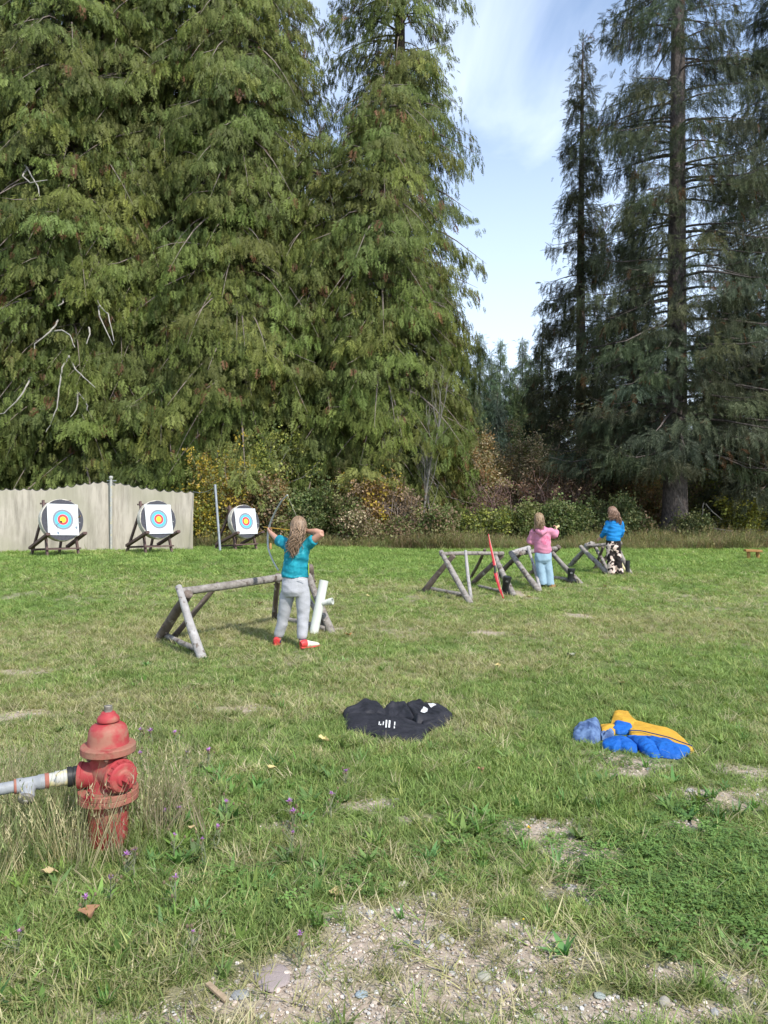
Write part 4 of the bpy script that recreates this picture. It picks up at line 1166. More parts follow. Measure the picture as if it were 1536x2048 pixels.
mb = MB(); mb.loft([P(989.5, 1131, 12.35), P(990, 1136, 12.33), P(990.3, 1142, 12.31), P(990.8, 1147, 12.29)], [(.028, .012), (.018, .02), (.017, .02), (.028, .012)], 10, ref=(1, 0, .2)); build(mb, 'grip', M['black_rubber'], rb)
mb = MB(); mb.loft([P(978, 1070, 12.50), G(1006, 1196) + Vector((0, -.06, .02))], [.002, .002], 5); build(mb, 'string', M['string'], rb)
yb = thing('bow', G(1254, 1147), 'cream and tan bow propped behind the girl in the blue sweatshirt', 'bow')
pts = limb_path([P(1232, 1098, 15.9), P(1237, 1112, 15.85), P(1243, 1124, 15.8), P(1249, 1136, 15.75), G(1254, 1147)]); n_ = len(pts)
mb = MB(); mb.loft(pts, [(.03 - .012 * abs(2 * i / n_ - 1), .012) for i in range(n_)], 8, ref=(1, 0, .2)); build(mb, 'limb', M['bow_cream'], yb)
mb = MB(); mb.loft(pts[8:13], [(.034, .018)] * 5, 8, ref=(1, 0, .2)); build(mb, 'grip', M['bench_wood'], yb)

# ------------------------------------------------------------------ targets
def ring_paper():
    m, n, l, out = new_mat('printed_target_paper')
    b = n.new('ShaderNodeBsdfPrincipled'); b.inputs['Roughness'].default_value = .75; l.new(b.outputs[0], out.inputs[0])
    t = n.new('ShaderNodeTexCoord'); s_ = n.new('ShaderNodeSeparateXYZ'); l.new(t.outputs['Object'], s_.inputs[0])
    cb = n.new('ShaderNodeCombineXYZ'); l.new(s_.outputs['X'], cb.inputs[0]); l.new(s_.outputs['Z'], cb.inputs[1])
    ln = n.new('ShaderNodeVectorMath'); ln.operation = 'LENGTH'; l.new(cb.outputs[0], ln.inputs[0])
    cr = n.new('ShaderNodeValToRGB'); cr.color_ramp.interpolation = 'CONSTANT'
    yel, red, blu, gry, wht, lin = (.85, .60, .03), (.62, .055, .055), (.10, .42, .62), (.20, .21, .25), (.66, .68, .70), (.40, .45, .50)
    st = [(0, yel), (.076, (.80, .45, .03)), (.079, yel), (.095, lin), (.098, red), (.168, lin), (.172, (.70, .45, .5)), (.178, blu), (.225, (.06, .32, .5)), (.229, blu), (.272, lin), (.276, gry), (.318, (.55, .6, .65)), (.322, gry), (.338, wht)]
    while len(cr.color_ramp.elements) < len(st): cr.color_ramp.elements.new(.5)
    for e, (p_, c_) in zip(cr.color_ramp.elements, st): e.position = p_; e.color = (*c_, 1)
    l.new(ln.outputs['Value'], cr.inputs[0]); l.new(cr.outputs[0], b.inputs['Base Color'])
    no = n.new('ShaderNodeTexNoise'); no.inputs['Scale'].default_value = 6; bp = n.new('ShaderNodeBump'); bp.inputs['Strength'].default_value = .25; bp.inputs['Distance'].default_value = .02
    l.new(t.outputs['Object'], no.inputs['Vector']); l.new(no.outputs['Fac'], bp.inputs['Height']); l.new(bp.outputs[0], b.inputs['Normal'])
    return m
M['paper'] = ring_paper()
YAW = R(46)
def target(cx, cyy, dpx, d, lab_s, lab_b, roll, paper_w, wedge=0.0):
    c = P(cx, cyy, d); k = d / F
    r_ = dpx / 2 * k
    gx, gy = c.x, c.y
    base = on_ground(gx, gy)
    rot = Matrix.Rotation(YAW, 4, 'Z')
    stand = thing('target_stand', base, lab_s, 'target stand', 'target stands', rz=YAW)
    H0 = c.z - base.z
    def L2W(x, y, z): return stand.matrix_world @ Vector((x, y, z))
    def gp(x, y):
        w = stand.matrix_world @ Vector((x, y, 0)); return Vector((x, y, float(gz(w.x, w.y)) - base.z - .03))
    def beam(nm, a, b_, w, t, up=(0, 0, 1)):
        mb = MB(); mb.beam(a, b_, w, t, up); me = mb.mesh(nm, M['stand_wood'], False); fix_normals(me)
        o = bpy.data.objects.new(nm, me); C.objects.link(o); o.parent = stand; return o
    tilt = R(11)
    zt = H0 + r_ * .95
    X = r_ * .72
    # ladder leaning back behind the disc
    y0, yt = -.14, .27
    def lad(z): return y0 + (yt - y0) * z / zt
    for s_ in (-1, 1):
        g0 = gp(s_ * X * 1.02, y0); beam('leg', g0, (s_ * X * .86, yt, zt), .075, .05, (1, 0, 0))
        g1 = gp(s_ * X * .92, .98); beam('rear_leg', g1, (s_ * X * .70, yt + .05, zt - .16), .075, .05, (1, 0, 0))
        za = H0 - r_ * .82
        beam('support_arm', (s_ * (X + .085), .72, za - .26), (s_ * (X + .07), -.36, za + .12), .10, .07)
    beam('cross_bar', (-X * .98, yt + .045, zt - .08), (X * .98, yt + .045, zt - .08), .07, .045)
    zl = (H0 - r_) * .52
    beam('cross_bar', (-X * 1.12, lad(zl) - .045, zl), (X * 1.12, lad(zl) - .045, zl), .09, .035)
    beam('cross_bar', (-X * 1.2, .68, za - .30), (X * 1.2, .68, za - .30), .08, .05)
    # the round butt: its own thing resting on the arms
    bt = bpy.data.objects.new('target_butt', None); C.objects.link(bt)
    bt.matrix_world = Matrix.Translation(c) @ rot @ Matrix.Rotation(-tilt, 4, 'X') @ Matrix.Rotation(roll, 4, 'Y')
    tag(bt, lab_b, 'archery target', 'round archery targets')
    rr = random.Random(int(cx))
    th = .20
    mb = MB(); seg = 56
    prof = [(r_ * .0, th - .10), (r_ * .97, th - .10), (r_, th - .115), (r_ * 1.0, -.04), (r_ * .985, -.075)]
    mb.lathe(prof[1:], (0, 0, 0), (0, -1, 0), seg, ref=(1, 0, 0))
    mb.v = [tuple(Vector(v) * (1 + .012 * mnoise.noise(Vector(v) * 6))) for v in mb.v]
    me = mb.mesh('foam_rim', M['foam_rim']); fix_normals(me); sharp(me, 30)
    o = bpy.data.objects.new('foam_rim', me); C.objects.link(o); o.parent = bt
    mb = MB(); vs = []; 
    for k2 in range(64):
        a = 2 * math.pi * k2 / 64; q = r_ * (.975 - .05 * max(0, mnoise.noise(Vector((math.cos(a) * 3, math.sin(a) * 3, cx)))))
        vs.append((q * math.cos(a), -(th - .10) - .006, q * math.sin(a)))
    vs2 = [(x_ * .995, -(th - .10) + .01, z_ * .995) for x_, _, z_ in vs]
    mb.add(vs + vs2, [tuple(range(64)), tuple(reversed(range(64, 128)))] + [(k2, 64 + k2, 64 + (k2 + 1) % 64, (k2 + 1) % 64) for k2 in range(64)])
    me = mb.mesh('foam_face', M['foam_face'], False); fix_normals(me)
    o = bpy.data.objects.new('foam_face', me); C.objects.link(o); o.parent = bt
    mb = MB(); w = paper_w * k / 2; nn = 10; vs = []
    for j in range(nn + 1):
        for i in range(nn + 1):
            u, v = i / nn * 2 - 1, j / nn * 2 - 1
            edge = max(abs(u), abs(v)) ** 6
            vs.append((u * w, -.112 - .010 - .007 * edge * (1 + mnoise.noise(Vector((u * 2, v * 2, cx)))) - .003 * mnoise.noise(Vector((u * 3, v * 3, cx + 5))), v * w * 1.03))
    mb.add(vs, [(j * (nn + 1) + i, j * (nn + 1) + i + 1, (j + 1) * (nn + 1) + i + 1, (j + 1) * (nn + 1) + i) for j in range(nn) for i in range(nn)])
    me = mb.mesh('paper_face', M['paper']); 
    o = bpy.data.objects.new('paper_face', me); C.objects.link(o); o.parent = bt
    # scale the printed rings to this sheet (object space of the paper: 1 unit = sheet width)
    o.scale = (w * 2, 1, w * 2)
    me.vertices.foreach_set('co', np.array([(v[0] / (2 * w), v[1], v[2] / (2 * w)) for v in vs], np.float32).ravel())
    return bt, stand
t1, s1 = target(122, 1041, 85, 18.3, 'leftmost dark timber stand holding a round target', 'leftmost round target, a stray arrow beside its rings', R(2), 61)
t2, s2 = target(313, 1040, 78, 19.3, 'dark timber stand of the middle target, near the curtain edge', 'middle round target, in front of the right half of the curtain', R(0), 57)
t3, s3 = target(487, 1044, 68, 21.2, 'dark timber stand of the rightmost target, in front of the shrubs', 'rightmost round target, in front of the shrubs beside the leaning pole', R(0), 50)
def stuck_arrow(bt, x, z, lab, L=.5):
    mw = bt.matrix_world
    a = mw @ Vector((x, -.05, z)); b_ = mw @ Vector((x - .02, -L, z + .03))
    root = thing('arrow', a, lab, 'arrow')
    mb = MB(); mb.loft([a, b_], [.007, .007], 6); build(mb, 'shaft', M['arrow_wood'], root)
    mb = MB(); d_ = (a - b_).normalized(); s_ = d_.orthogonal().normalized(); s2_ = d_.cross(s_)
    for v in (s_, -s_ * .5 + s2_ * .86, -s_ * .5 - s2_ * .86):
        mb.loft([b_ + v * .014 + d_ * .0, b_ + v * .02 + d_ * .05, b_ + v * .008 + d_ * .11], [(.014, .002), (.016, .002), (.003, .002)], 6, ref=v)
    build(mb, 'fletching', M['black_rubber'], root)
stuck_arrow(t1, .29, .0, 'arrow stuck in the white right margin of the leftmost target sheet')
stuck_arrow(t1, -.16, -.14, 'arrow stuck low left in the blue ring of the leftmost target')
stuck_arrow(t3, .36, -.34, 'arrow stuck at the lower right rim of the rightmost target')

# ------------------------------------------------------------------ curtain behind the targets
m, n, l, out = new_mat('grey_curtain_cloth')
b = n.new('ShaderNodeBsdfPrincipled'); b.inputs['Roughness'].default_value = .9; b.inputs['Specular IOR Level'].default_value = .1; l.new(b.outputs[0], out.inputs[0])
t = n.new('ShaderNodeTexCoord'); mpn = n.new('ShaderNodeMapping'); mpn.inputs['Scale'].default_value = (1.6, 1.6, .20); l.new(t.outputs['Object'], mpn.inputs[0])
no = n.new('ShaderNodeTexNoise'); no.inputs['Scale'].default_value = 3.2; no.inputs['Detail'].default_value = 8; no.inputs['Roughness'].default_value = .7; l.new(mpn.outputs[0], no.inputs['Vector'])
cr = n.new('ShaderNodeValToRGB'); l.new(no.outputs['Fac'], cr.inputs[0])
cr.color_ramp.elements[0].position = .36; cr.color_ramp.elements[0].color = (.25, .225, .185, 1); cr.color_ramp.elements[1].position = .60; cr.color_ramp.elements[1].color = (.46, .415, .345, 1)
n2 = n.new('ShaderNodeTexNoise'); n2.inputs['Scale'].default_value = .9; n2.inputs['Detail'].default_value = 6; l.new(t.outputs['Object'], n2.inputs['Vector'])
r2 = n.new('ShaderNodeMapRange'); r2.inputs['From Min'].default_value = .45; r2.inputs['From Max'].default_value = .72; l.new(n2.outputs['Fac'], r2.inputs['Value'])
mm = n.new('ShaderNodeMixRGB'); mm.inputs['Color2'].default_value = (.34, .32, .24, 1); l.new(r2.outputs[0], mm.inputs['Fac']); l.new(cr.outputs[0], mm.inputs['Color1'])
l.new(mm.outputs[0], b.inputs['Base Color'])
M['curtain'] = m
def cur_d(px): return 19.75 + px / 388 * 2.0
def cur_top(px):
    if px < 222: y = 978 + (962 - 978) * sstep(60, 222, px) if px > 60 else 977
    else: y = 962 + (983 - 962) * (1 - (1 - (px - 222) / 166) ** 1.7)
    return float(y)
def curtain_sheet(p0, p1, nm, label, hang):
    root = thing(nm, on_ground((((p0 + p1) / 2) - CX) / F * cur_d((p0 + p1) / 2), cur_d((p0 + p1) / 2)), label, 'curtain', 'curtain sheets behind the targets')
    mb = MB(); cols = int((p1 - p0) / 1.5); rows = 24; vs = []
    for i in range(cols + 1):
        px = p0 + (p1 - p0) * i / cols
        d = cur_d(px); sc_ = 17.5
        ph = ((px - p0) % sc_) / sc_
        sag = (3.0 + 2.6 * float(hash2(math.floor((px - p0) / sc_), 1, 3))) * (4 * ph * (1 - ph))
        top = P(px, cur_top(px) + sag, d); bot = on_ground(top.x, d, -.05)
        for j in range(rows + 1):
            v = j / rows
            p = top.lerp(bot, v)
            if hang: p.x += -.05 * math.sin(v * 1.6) * max(0, (px - 330) / 58)
            wv = .012 * math.sin(px * .359) * max(0, 1 - 2.5 * v) + .03 * mnoise.noise(Vector((px * .035 + v, v * 1.2, 3))) + .035 * (math.sin(px * .16 + 2.4 * v) if hang else 0)
            wv += .06 * v * math.sin(px * .05)
            p.y += wv * (.35 + .65 * (1 - (1 - v) ** 3)) ; vs.append(p)
    mb.add(vs, [(i * (rows + 1) + j, i * (rows + 1) + j + 1, (i + 1) * (rows + 1) + j + 1, (i + 1) * (rows + 1) + j) for i in range(cols) for j in range(rows)])
    build(mb, 'cloth', M['curtain'], root, fix=False)
    mb = MB(); hm = []
    for i in range(0, cols + 1):
        px = p0 + (p1 - p0) * i / cols; ph = ((px - p0) % 17.5) / 17.5
        hm.append(P(px, cur_top(px) + (3.0 + 2.6 * float(hash2(math.floor((px - p0) / 17.5), 1, 3))) * (4 * ph * (1 - ph)) - .4, cur_d(px) + .02))
    mb.loft(hm, [.012] * len(hm), 5); build(mb, 'hem', M['black_rubber'], root, fix=False)
curtain_sheet(-110, 221, 'curtain', 'left grey curtain sheet with a scalloped top, behind the leftmost target', False)
curtain_sheet(223, 388, 'curtain', 'right grey curtain sheet with a loose slanting right edge, behind the middle target', True)
pb_ = on_ground((222 - CX) / F * (cur_d(222) - .12), cur_d(222) - .12, -.1); pt_ = P(222, 957, cur_d(222) - .12)
pr = thing('curtain_post', pb_, 'white pipe post standing where the two curtain sheets meet', 'post')
mb = MB(); mb.loft([pb_, pt_], [.034, .034], 14); build(mb, 'pipe', M['pale_pipe'], pr)
mb = MB(); mb.lathe([(.055, 0), (.055, .05), (.03, .07), (.012, .075)], pt_, (0, 0, 1), 14); build(mb, 'cap', M['pale_pipe'], pr)
mb = MB(); mb.beam(pt_ + Vector((-.13, .06, -.06)), pt_ + Vector((.13, .06, -.06)), .03, .03); build(mb, 'bracket', M['pole_metal'], pr)
lb = G(441, 1104); lb = on_ground(lb.x, lb.y, -.1); lt = P(430.5, 972, lb.y + .25)
lp = thing('leaning_post', lb, 'thin grey metal post leaning left beside the rightmost target', 'post')
mb = MB(); mb.loft([lb, lt], [.034, .034], 12); build(mb, 'pipe', M['pole_metal'], lp)
mb = MB(); mb.lathe([(.04, 0), (.04, .03), (.02, .045)], lt, (lt - lb), 12); build(mb, 'cap', M['pole_metal'], lp)
wr = thing('guy_wire', lt, 'thin wire from the corner of the curtain to the leaning post', 'wire')
mb = MB(); a_, b_ = P(386, 983, cur_d(388)), lt - Vector((0, 0, .03))
mb.loft([a_.lerp(b_, k / 8) - Vector((0, 0, .08 * 4 * (k / 8) * (1 - k / 8))) for k in range(9)], [.008] * 9, 5); build(mb, 'cable', M['pole_metal'], wr)
st_ = G(541, 1100); sk = thing('wooden_stake', st_, 'short pale wooden stake in the grass left of the archer in teal', 'stake')
mb = MB(); mb.loft([st_ + Vector((0, 0, -.05)), st_ + Vector((0, 0, .17)), st_ + Vector((0, 0, .2))], [.035, .035, .02], 8); build(mb, 'post', M['bench_wood'], sk)

# ------------------------------------------------------------------ small wooden bench
bb = G(1506, 1118); k = bb.y / F
bn = thing('bench', bb, 'small yellow wooden bench with two leg posts on the grass near the forest edge', 'bench')
mb = MB(); mb.beam(bb + Vector((-14.5 * k, .05, 17 * k)), bb + Vector((14.5 * k, -.05, 16 * k)), .30, .055); build(mb, 'seat', M['bench_wood'], bn)
for sx_ in (-9.5, 9):
    mb = MB(); log(mb, bb + Vector((sx_ * k, 0, -.03)), bb + Vector((sx_ * k, 0, 14.5 * k)), .045, .045, random.Random(3), knots=0); build(mb, 'leg', M['bench_wood'], bn)

# ------------------------------------------------------------------ hydrant
hd = HYD.y; hk = hd / F; hx = HYD.x
def hzv(py): return P(217, py, hd).z
hy = thing('fire_hydrant', HYD, 'worn red fire hydrant standing in tall grass at lower left', 'fire hydrant', rz=0)
O = Vector((hx, hd, 0))
def hl(prof, seg=48):   # prof: (radius px, centre-line row)
    return [(r_ * hk, hzv(py)) for r_, py in prof]
mb = MB(); mb.lathe(hl([(36, 1745), (36.5, 1690), (38, 1640), (39, 1604), (40, 1597)]), O, (0, 0, 1), 40); build(mb, 'barrel', M['red_paint'], hy, ang=35)
mb = MB(); mb.lathe(hl([(40, 1598), (56, 1597.5), (58, 1595.5), (58, 1586.5), (57, 1585.6)]), O, (0, 0, 1), 48); build(mb, 'flange', M['rust_flange'], hy, ang=30)
mb = MB(); mb.lathe(hl([(56, 1585.4), (57.5, 1584.5), (57.5, 1576), (56, 1574.5), (42, 1574)]), O, (0, 0, 1), 48); build(mb, 'flange', M['rust_flange'], hy, ang=30)
mb = MB(); mb.lathe(hl([(41, 1575), (37, 1571), (35, 1562), (35, 1520), (37, 1510), (40, 1504)]), O, (0, 0, 1), 40); build(mb, 'body', M['red_paint'], hy, ang=35)
mb = MB(); mb.lathe(hl([(40, 1504), (51, 1503.5), (53, 1502), (53, 1490), (51.5, 1488), (40, 1486)]), O, (0, 0, 1), 48); build(mb, 'flange', M['rust_flange'], hy, ang=30)
mb = MB(); mb.lathe(hl([(41, 1488), (39.5, 1484), (39, 1474), (38, 1464), (36, 1456), (32.5, 1450.5), (27, 1447), (19, 1445), (16, 1443.5), (15.5, 1441)]), O, (0, 0, 1), 40); build(mb, 'bonnet', M['red_paint'], hy, ang=35)
mb = MB(); mb.lathe(hl([(18, 1443), (21.5, 1441), (22, 1437), (19.5, 1432), (15.5, 1429), (14, 1426), (13, 1424), (11, 1423)]), O, (0, 0, 1), 32); build(mb, 'cap_nut', M['red_paint'], hy, ang=35)
mb = MB(); mb.lathe(hl([(8.6, 1425), (8.3, 1412), (7.6, 1411)]), O, (0, 0, 1), 5); build(mb, 'operating_nut', M['bare_steel'], hy, smooth=False)
for zc, rr_, nbl in ((1573, 49, 8), (1505, 46, 8), (1599, 49, 8)):
    for k in range(nbl):
        a = 2 * math.pi * (k + .35) / nbl
        c = O + Vector((rr_ * hk * math.cos(a), rr_ * hk * math.sin(a), hzv(zc)))
        mb = MB(); up_ = 1 if zc in (1487, 1573) else -1
        mb.lathe([(.011, -.004), (.011, .006), (.008, .008)], c, (0, 0, up_), 6)
        mb.lathe([(.005, .007), (.005, .013)], c, (0, 0, up_), 8)
        build(mb, 'bolt', M['rust_bolt'], hy, smooth=False)
# pumper cap (front right)
cd_ = Vector((.74, -.67, 0)).normalized(); zc = hzv(1546) + .012
co_ = O + Vector((0, 0, zc))
mb = MB(); mb.lathe([(.074, .03), (.070, .085), (.070, .10)], co_, cd_, 32); build(mb, 'outlet', M['red_paint'], hy, ang=35)
mb = MB(); seg = 40; prof = [(.062, .100), (.074, .101), (.076, .104), (.076, .112), (.066, .114), (.0655, .140), (.060, .146), (.044, .150), (.040, .150), (.034, .158), (.024, .160)]
mb.lathe(prof, co_, cd_, seg); capm = build(mb, 'outlet_cap', M['red_paint'], hy, ang=30)
a1 = Vector((0, 0, 1)).cross(cd_).normalized(); a2 = cd_.cross(a1)
mb = MB()
for k in range(14):
    q = 2 * math.pi * k / 14; dr_ = a1 * math.cos(q) + a2 * math.sin(q)
    mb.loft([co_ + cd_ * .114 + dr_ * .066, co_ + cd_ * .139 + dr_ * .0655], [.0055, .0045], 6)
build(mb, 'cap_ribs', M['red_paint'], capm)
mb = MB(); mb.lathe([(.022, .158), (.020, .188), (.017, .191)], co_, cd_, 5); build(mb, 'cap_nut', M['red_paint'], capm, smooth=False)
# small chain under the cap
mb = MB(); cpos = co_ + cd_ * .12 - a2 * .07
for k in range(6):
    c = cpos + Vector((0, 0, -.016 * k)); q = (k % 2) * 1.57
    ring = [c + Vector((math.cos(q) * .006 * math.cos(t_), math.sin(q) * .006 * math.cos(t_), .011 * math.sin(t_))) for t_ in np.linspace(0, 6.283, 9)]
    mb.loft(ring, [.0018] * 9, 5, cap=False)
build(mb, 'chain', M['bare_steel'], hy)
# left outlet
ld = Vector((-1, -.16, 0)).normalized(); lo_ = O + Vector((0, 0, hzv(1547)))
mb = MB(); mb.lathe([(.062, .03), (.056, .085), (.056, .11), (.060, .112), (.060, .128), (.05, .130)], lo_, ld, 28); build(mb, 'outlet', M['red_paint'], hy, ang=35)
# pipe fitted to the left outlet
pst = lo_ + ld * .131
pend = P(8, 1577, hd - .16)
pd = (pend - pst).normalized()
pp = thing('water_pipe', pst, 'jointed grey and white pipe with a capped branch left of the hydrant', 'pipe')
def seg_lathe(nm, prof, mt, org=pst, dr_=pd, par=None, sg=26):
    mb = MB(); mb.lathe(prof, org, dr_, sg); return build(mb, nm, M[mt], par or pp, ang=35)
u = hk
seg_lathe('coupling', [(.040, 0), (.043, .002), (.043, .020), (.040, .022), (.040, .026), (.0445, .028), (.0445, .046), (.038, .048)], 'black_rubber')
seg_lathe('adapter', [(.034, .046), (.036, .050), (.036, .062), (.033, .064), (.033, .075), (.035, .077), (.035, .096), (.031, .10), (.031, .122), (.029, .124)], 'pale_pipe')
seg_lathe('joint_ring', [(.033, .123), (.034, .125), (.034, .138), (.033, .14)], 'rust_flange')
seg_lathe('tee', [(.031, .139), (.033, .142), (.033, .165), (.030, .17), (.030, .225), (.033, .23), (.033, .252), (.031, .255)], 'grey_pipe')
seg_lathe('joint_ring', [(.032, .254), (.0325, .262), (.031, .264)], 'rust_flange')
seg_lathe('straight_pipe', [(.026, .262), (.026, .365)], 'grey_pipe')
seg_lathe('joint_ring', [(.0285, .335), (.0285, .342)], 'rust_flange')
seg_lathe('elbow_collar', [(.032, .362), (.034, .366), (.034, .40), (.031, .405)], 'grey_pipe')
to_ = pst + pd * .197; td_ = Vector((.12, -.80, -.55)).normalized()
seg_lathe('branch', [(.028, .0), (.027, .045), (.030, .047), (.031, .066), (.030, .070)], 'grey_pipe', to_, td_)
seg_lathe('branch_cap', [(.032, .069), (.033, .072), (.033, .084), (.026, .088), (.012, .089), (.011, .096), (.005, .097)], 'bare_steel', to_, td_)
e0 = pst + pd * .40
ep = limb_path([e0, e0 + pd * .04 + Vector((0, 0, -.005)), e0 + pd * .075 + Vector((0, 0, -.035)), e0 + pd * .085 + Vector((0, 0, -.09)), e0 + pd * .085 + Vector((0, 0, -.35))], 5)
mb = MB(); mb.loft(ep, [.029] * len(ep), 18); build(mb, 'elbow', M['grey_pipe'], pp)

# ------------------------------------------------------------------ clothes on the ground
def cloth_mat(name, c1, c2, **k):
    return mat(name, c1, c2, k.pop('rough', .8), k.pop('scale', 9), bump=k.pop('bump', .35), bscale=k.pop('bscale', 40), **k)
M['black_cloth'] = cloth_mat('black_cloth', (.012, .012, .016), (.026, .025, .031), rough=.6, bump=.9, bscale=13, bdist=.02)
M['blue_nylon'] = cloth_mat('blue_nylon', (.012, .125, .45), (.009, .085, .36), rough=.62, bump=1.0, bscale=22, bdist=.016, spec=.2)
M['yellow_lining'] = cloth_mat('yellow_lining', (.60, .34, .035), (.50, .27, .028), rough=.65, bump=.7, bscale=13, bdist=.014)
M['denim_cloth'] = cloth_mat('faded_blue_cloth', (.12, .19, .33), (.045, .08, .18), rough=.8, scale=14, lo=.42, hi=.58)
def pillow(mb, outline, puff, seed, base=.030, wr=.012, wf=9.0, power=1.8, rings=18, n=110, ridges=(), tr=None, across=False):
    # outline: pixel positions of the piece on the ground; low cloth piece with ridges (folds) and creases
    if tr: outline = tr(outline)
    pts = [G(*q) for q in outline]; N = len(pts)
    rg = []
    for (a_, b_, h_, w_) in ridges:
        qa, qb = tr([a_, b_]) if tr else (a_, b_)
        rg.append((G(*qa), G(*qb), h_, w_))
    seglen = [(pts[(i + 1) % N] - pts[i]).length for i in range(N)]; tot = sum(seglen); res = []
    for k in range(n):
        s_ = tot * k / n; i = 0
        while s_ > seglen[i]: s_ -= seglen[i]; i += 1
        res.append(pts[i].lerp(pts[(i + 1) % N], s_ / seglen[i]))
    res = [(res[k - 1] + res[k] * 4 + res[(k + 1) % n]) / 6 for k in range(n)]
    c = sum(res, Vector()) / n
    sxx = sum((p.x - c.x) ** 2 for p in res); syy = sum((p.y - c.y) ** 2 for p in res); sxy = sum((p.x - c.x) * (p.y - c.y) for p in res)
    th = .5 * math.atan2(2 * sxy, sxx - syy) + (math.pi / 2 if across else 0) + .35 * math.sin(seed * 2.1)
    ct, st = math.cos(th), math.sin(th)
    vs = [None]; fs = []
    def z_at(p, u):
        f = max(0.0, 1 - u ** power)
        g = float(gz(p.x, p.y)); h = 0
        for a_, b_, h_, w_ in rg:
            ab = Vector((b_.x - a_.x, b_.y - a_.y)); ap = Vector((p.x - a_.x, p.y - a_.y))
            t_ = max(0, min(1, ap.dot(ab) / ab.length_squared)); d_ = (ap - ab * t_).length
            d_ *= 1 + .25 * mnoise.noise(Vector((p.x * 6, p.y * 6, seed)))
            h += .42 * h_ * math.exp(-(d_ / (1.1 * w_)) ** 2)
        du, dv = (p.x - c.x) * ct + (p.y - c.y) * st, -(p.x - c.x) * st + (p.y - c.y) * ct     # along / across the folds
        q = Vector((du * wf * .28, dv * wf * 1.25, seed * 7.1))
        q += Vector((0, .7 * mnoise.noise(Vector((du * 5, dv * 5, seed))), 0))
        w = .85 * (1 - 3.0 * abs(mnoise.noise(q))) + .35 * (1 - 3.0 * abs(mnoise.noise(q * 2.1 + Vector((0, 0, 5)))))
        fall = min(1, (1 - u) * 6)
        return g + base + puff * f + h * fall + wr * w * (.3 + .7 * fall)
    for r_ in range(1, rings + 1):
        u = (r_ / rings) ** .8
        for k in range(n):
            p = c.lerp(res[k], u)
            p.z = z_at(p, u) if r_ < rings else float(gz(p.x, p.y)) + .004
            vs.append(p)
    cc = c.copy(); cc.z = z_at(c, 0); vs[0] = cc
    for k in range(n): fs.append((0, 1 + k, 1 + (k + 1) % n))
    for r_ in range(rings - 1):
        for k in range(n):
            a_, b_ = 1 + r_ * n + k, 1 + r_ * n + (k + 1) % n
            fs.append((a_, a_ + n, b_ + n, b_))
    mb.add(vs, fs)
def Z(s, ox, oy):
    return lambda lst: [(ox + x * s, oy + y * s) for x, y in lst]
zb = Z(250 / 1536, 670, 1390)
bj = thing('jacket', G(795, 1465), 'crumpled black jacket with two small white tags lying on the grass', 'jacket')
mb = MB()
pillow(mb, [(110, 300), (135, 450), (260, 470), (400, 510), (560, 545), (700, 565), (860, 590), (1000, 602), (1075, 590), (1095, 530), (1180, 440), (1010, 390), (800, 330), (600, 300), (420, 290), (280, 270)], 0.018, 1, wr=.011, wf=12,
       ridges=[((180, 400), (420, 370), .03, .05), ((420, 370), (800, 400), .035, .06), ((700, 500), (1050, 540), .02, .04), ((300, 320), (620, 330), .03, .04)], tr=zb)
build(mb, 'back_panel', M['black_cloth'], bj, ang=80)
mb = MB(); pillow(mb, [(92, 265), (118, 232), (300, 178), (420, 150), (510, 118), (560, 160), (600, 205), (560, 262), (430, 300), (300, 310), (150, 330), (105, 310)], 0.015, 2, wr=.011, wf=12,
       ridges=[((150, 260), (370, 190), .05, .05), ((370, 190), (430, 270), .05, .035), ((470, 160), (560, 230), .02, .05)], tr=zb)
build(mb, 'left_sleeve', M['black_cloth'], bj, ang=80)
mb = MB(); pillow(mb, [(450, 300), (560, 245), (700, 205), (860, 185), (930, 250), (980, 350), (860, 330), (720, 320), (600, 315)], 0.018, 3, wr=.011, wf=12,
       ridges=[((520, 280), (700, 230), .05, .04), ((700, 230), (860, 215), .06, .04), ((860, 215), (960, 330), .06, .035)], tr=zb)
build(mb, 'collar_fold', M['black_cloth'], bj, ang=80)
mb = MB(); pillow(mb, [(845, 195), (900, 160), (1000, 114), (1090, 150), (1250, 150), (1380, 210), (1462, 290), (1360, 335), (1180, 380), (1000, 405), (930, 310)], 0.020, 4, wr=.011, wf=12,
       ridges=[((870, 190), (1000, 150), .05, .04), ((880, 210), (990, 370), .05, .04), ((1000, 380), (1440, 300), .04, .05), ((1120, 220), (1350, 240), .025, .07)], tr=zb)
build(mb, 'hood', M['black_cloth'], bj, ang=80)
mb = MB(); pillow(mb, [(1050, 350), (1200, 380), (1380, 320), (1350, 412), (1200, 452), (1080, 440)], 0.010, 5, wr=.011, wf=12, tr=zb, ridges=[((1100, 400), (1340, 370), .03, .03)])
build(mb, 'right_sleeve', M['black_cloth'], bj, ang=80)
def surf_z(objs, x, y):
    z = float(gz(x, y))
    for o in objs:
        hit, loc, nn, ii = o.ray_cast(o.matrix_world.inverted() @ Vector((x, y, 3)), Vector((0, 0, -1)))
        if hit: z = max(z, (o.matrix_world @ loc).z)
    return z
bpy.context.view_layer.update()
jparts = [o for o in bj.children]
